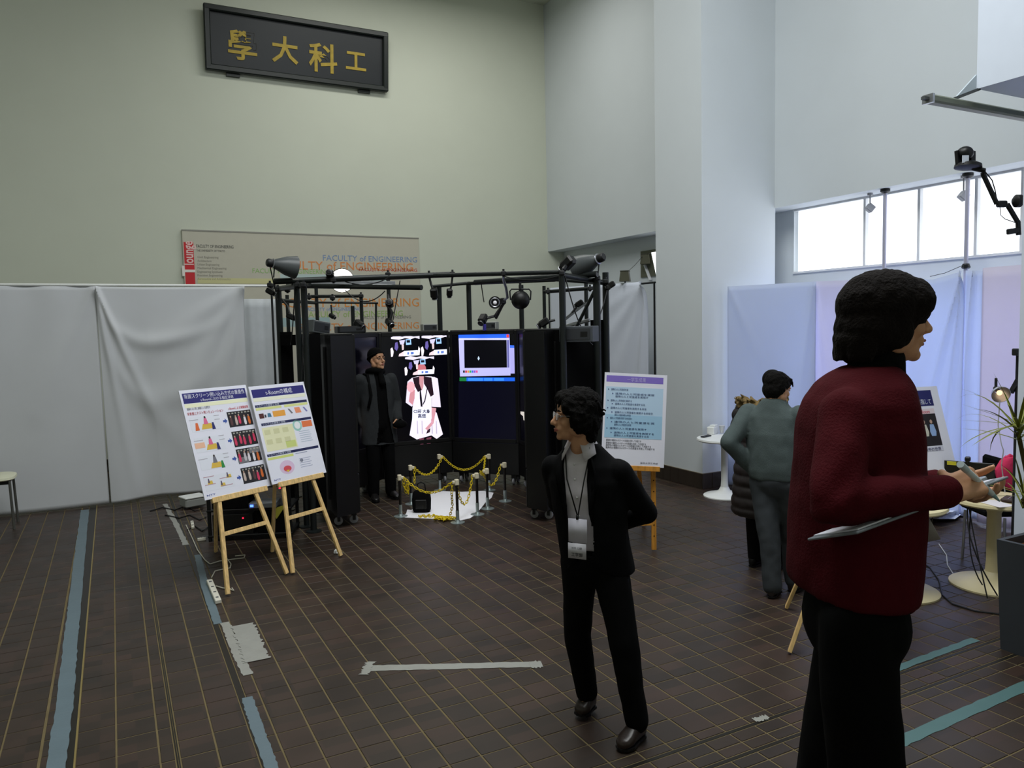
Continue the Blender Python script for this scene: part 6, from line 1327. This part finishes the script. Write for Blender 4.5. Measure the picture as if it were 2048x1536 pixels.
# ---------------------------------------------------------------- the woman in the quilted coat behind him
def woman_coat():
    D = 6.35; root = fl(1524, 1138); root.z = 0; P = Person('person in dark quilted coat with fur hood, standing behind the man in grey green', root, fh * .8 + rh * .6); J = P.J
    W_ = lambda z: V3(0, 0, z); j = dict(pel=W_(.84), neck=W_(1.34)); hx = J(1545, 780, D)
    for k, sx in (('R', 1), ('L', -1)):
        j['sh' + k] = V3(sx * .16, 0, 1.27); j['el' + k] = V3(sx * .21, .02, 1.02); j['wr' + k] = V3(sx * .17, .17, .92); j['hp' + k] = V3(sx * .085, 0, .82); j['kn' + k] = V3(sx * .08, .01, .44)
    j['anL'] = J(1509, 1128, D); j['anL'].z = .08; j['knL'] = j['anL'].lerp(j['hpL'], .5); j['anR'] = V3(.1, .06, .08)
    for k in 'LR': j['ft' + k] = j['an' + k] + V3(.04, .16, -.05)
    P.head(V3(hx.x, hx.y + .02, 1.50), rh + fh, 0, .93); P.core(j)
    for k, sx in (('R', 1), ('L', -1)): P.hand(j['wr' + k], (0, 1, -.2), (0, .2, 1), -sx, .5, .9)
    P.finish(); P.face(P.o)
    mq = M('quilted_coat', (34, 28, 28), .5, var=.15); jm = rings_mb([(.46, 0, 0, .22, .19), (.50, 0, 0, .24, .205), (.85, 0, 0, .215, .18), (1.05, 0, 0, .185, .15), (1.22, 0, 0, .185, .135), (1.30, 0, 0, .15, .11), (1.36, 0, 0, .08, .08)])
    for k in 'LR': sleeve(jm, [j['sh' + k], j['el' + k], j['wr' + k]], [.078, .068, .055])
    P.part('quilted_coat', jm, mq, .009, 2, lambda co, n: .010 * abs(math.sin(co.z * 36)) + .003 * nz(co, 25))
    fur = MB(); rn = random.Random(6)
    for k in range(150):
        a = rn.uniform(0, 6.283); p = V3(.155 * math.cos(a), -.03 + .13 * math.sin(a), 1.355 + .02 * math.sin(a * 2) + rn.uniform(-.03, .03)); d = V3(math.cos(a), math.sin(a), rn.uniform(-.5, .9)); fur.limb([p, p + d * .055], [.022, .005], 6)
    P.part('fur_trim', fur, M('brown_fur', (116, 98, 66), .95, var=.4, scale=50), .008, 1)
    tm = MB()
    for k in 'LR': tm.limb([j['hp' + k], j['kn' + k], j['an' + k]], [.09, .064, .054], 16)
    P.part('leggings', tm, M('black_tights', (16, 16, 18), .8), .009, 2)
    for k in 'LR': P.shoe(j['an' + k], j['ft' + k], m_blk, .038)
    h = MB().ell((0, -.02, .04), (.085, .1, .088), nu=20, nv=12).ell((0, -.06, -.05), (.075, .05, .08)); P.part('hair', h.xf(P.H), m_hair, .007, 1)
woman_coat()

# ---------------------------------------------------------------- the man in the knit cap inside the ring
def man_cap():
    D = 9.18; root = fl(765, 998); root.z = 0; A_ = math.radians(32)
    P = Person('man in a black knit cap and grey coat standing inside the ring of displays', root, -fh * math.cos(A_) + rh * math.sin(A_)); J = P.J
    z_ = lambda x, y: J(x, y, D)
    b0 = z_(758, 860); n0 = z_(750, 745); W_ = lambda z: V3(b0.x + (n0.x - b0.x) * (z - b0.z) / (n0.z - b0.z), b0.y + (n0.y - b0.y) * (z - b0.z) / (n0.z - b0.z), z)
    H_ = n0.z; j = dict(pel=W_(.88), neck=W_(H_))
    for k, sx in (('R', 1), ('L', -1)): j['sh' + k] = W_(H_ - .09) + V3(sx * .19, 0, 0)
    j['elR'] = z_(717, 815) + V3(.02, 0, 0); j['wrR'] = z_(730, 862) + V3(0, .08, 0); j['elL'] = W_(1.13) + V3(-.25, -.02, 0); j['wrL'] = W_(.95) + V3(-.19, .14, 0)
    for k, sx in (('R', 1), ('L', -1)): j['hp' + k] = W_(.88) + V3(sx * .09, 0, 0); j['kn' + k] = V3(sx * .10, .01, .47); j['an' + k] = V3(sx * .11, 0, .085); j['ft' + k] = V3(sx * .14, .17, .03)
    P.head(z_(754, 720), rh * .75 - fh * .66, .18, 1.04); P.core(j); P.hand(j['wrR'], (.1, .3, -1), (1, 0, 0), -1, .5); P.hand(j['wrL'], (.2, .5, -.8), (-.8, .4, 0), 1, .8)
    o = P.finish(); P.face(o)
    mc = M('grey_wool_coat', (50, 52, 54), .95, var=.12, scale=30, bump=.3, bscale=160); mk = M('black_knit', (10, 10, 11), .95, bump=.3, bscale=150)
    rw = lambda rows: [(z, W_(z).x, W_(z).y, rx, ry) for z, rx, ry in rows]; q = H_
    P.part('sweater', rings_mb(rw([(.85, .16, .11), (1.0, .165, .115), (1.2, .175, .12), (q - .1, .16, .10), (q, .08, .075)])), mk, .010, 3, folds(.006, 9, 1))
    jm = rings_mb(rw([(.66, .22, .15), (.8, .215, .15), (1.0, .205, .145), (1.2, .21, .14), (q - .12, .205, .125), (q - .03, .12, .09), (q + .01, .085, .08)]))
    for k in 'LR': sleeve(jm, [j['sh' + k], j['el' + k], j['wr' + k]], [.08, .066, .055])
    P.part('coat', jm, mc, .010, 3, folds(.010, 7, 3), lambda c, n: (c.y - W_(c.z).y) > .03 and abs(c.x - W_(c.z).x + .02) < .065 + (.05 * max(0, (1.0 - c.z) / .34)) and n.y > .15, .008)
    P.part('scarf', MB().tube([W_(q + .02) + V3(.085 * math.cos(t), .01 + .085 * math.sin(t), .012 * math.sin(2 * t)) for t in [k * 6.283 / 16 for k in range(16)]], .035, n=10, closed=True).limb([W_(q) + V3(-.03, .09, -.01), W_(q - .12) + V3(-.03, .135, 0)], [.035, .04]), mk, .008, 2, folds(.006, 18, 2))
    P.part('backpack_strap', MB().tube([W_(q - .02) + V3(.12, -.06, 0), W_(q - .03) + V3(.12, .06, .01), W_(1.25) + V3(.125, .145, 0), W_(1.1) + V3(.16, .12, 0)], .018, n=8), mk, None)
    tm = MB().ell(W_(.88), (.17, .12, .13))
    for k in 'LR': tm.limb([j['hp' + k], j['kn' + k], j['an' + k]], [.098, .075, .065], 16)
    P.part('trousers', tm, M('black_jeans', (6, 6, 7), .9), .011, 3, folds(.007, 8, 4))
    for k in 'LR': P.shoe(j['an' + k], j['ft' + k], M('black_leather', (22, 20, 20), .35))
    h = MB(); h.ell((0, -.024, .064), (.084, .102, .086), nu=22, nv=14); h.ell((0, -.045, .02), (.080, .075, .06)); P.part('knit_cap', h.xf(P.H), mk, .006, 2, lambda co, n: .0016 * math.sin(co.z * 380))
    P.part('cap_rim', MB().tube([P.H @ V3(.085 * math.cos(t), -.02 + .102 * math.sin(t), .045 + .028 * math.sin(t)) for t in [k * 6.283 / 20 for k in range(20)]], .012, n=8, closed=True), mk, None)
    g = MB()
    for sx in (-1, 1): g.tube([V3(sx * .031, .098, .002) + V3(.020 * math.cos(t / 12 * 6.283), -.004 * abs(math.cos(t / 12 * 6.283)), .015 * math.sin(t / 12 * 6.283)) for t in range(12)], .0013, n=5, closed=True); g.tube([(sx * .051, .094, .006), (sx * .072, .05, .008), (sx * .078, -.01, 0)], .0014, n=5)
    g.tube([(-.011, .099, .006), (.011, .099, .006)], .0013, n=5); P.part('glasses', g.xf(P.H), m_dark, None)
    p = P.M @ (j['wrR'] + V3(.0, .03, -.12)); tag(obj('leaflet', MB().box(p, (.10, .006, .15), Matrix.Rotation(P.rz + .5, 3, 'Z') @ Matrix.Rotation(.25, 3, 'Y')), m_foam), 'small white leaflet in the right hand of the man in the knit cap', 'paper')
    p = P.M @ (j['wrL'] + V3(.0, .06, -.06)); g = thing('pouch', 'small black pouch held by the man in the knit cap', 'pouch', p); obj('body', MB().ell(p, (.09, .05, .05)), m_felt, g, True); obj('strap', MB().tube([p + V3(-.05, 0, .03), p + V3(0, 0, .07), p + V3(.05, 0, .03)], .008), m_blk, g, True)
man_cap()
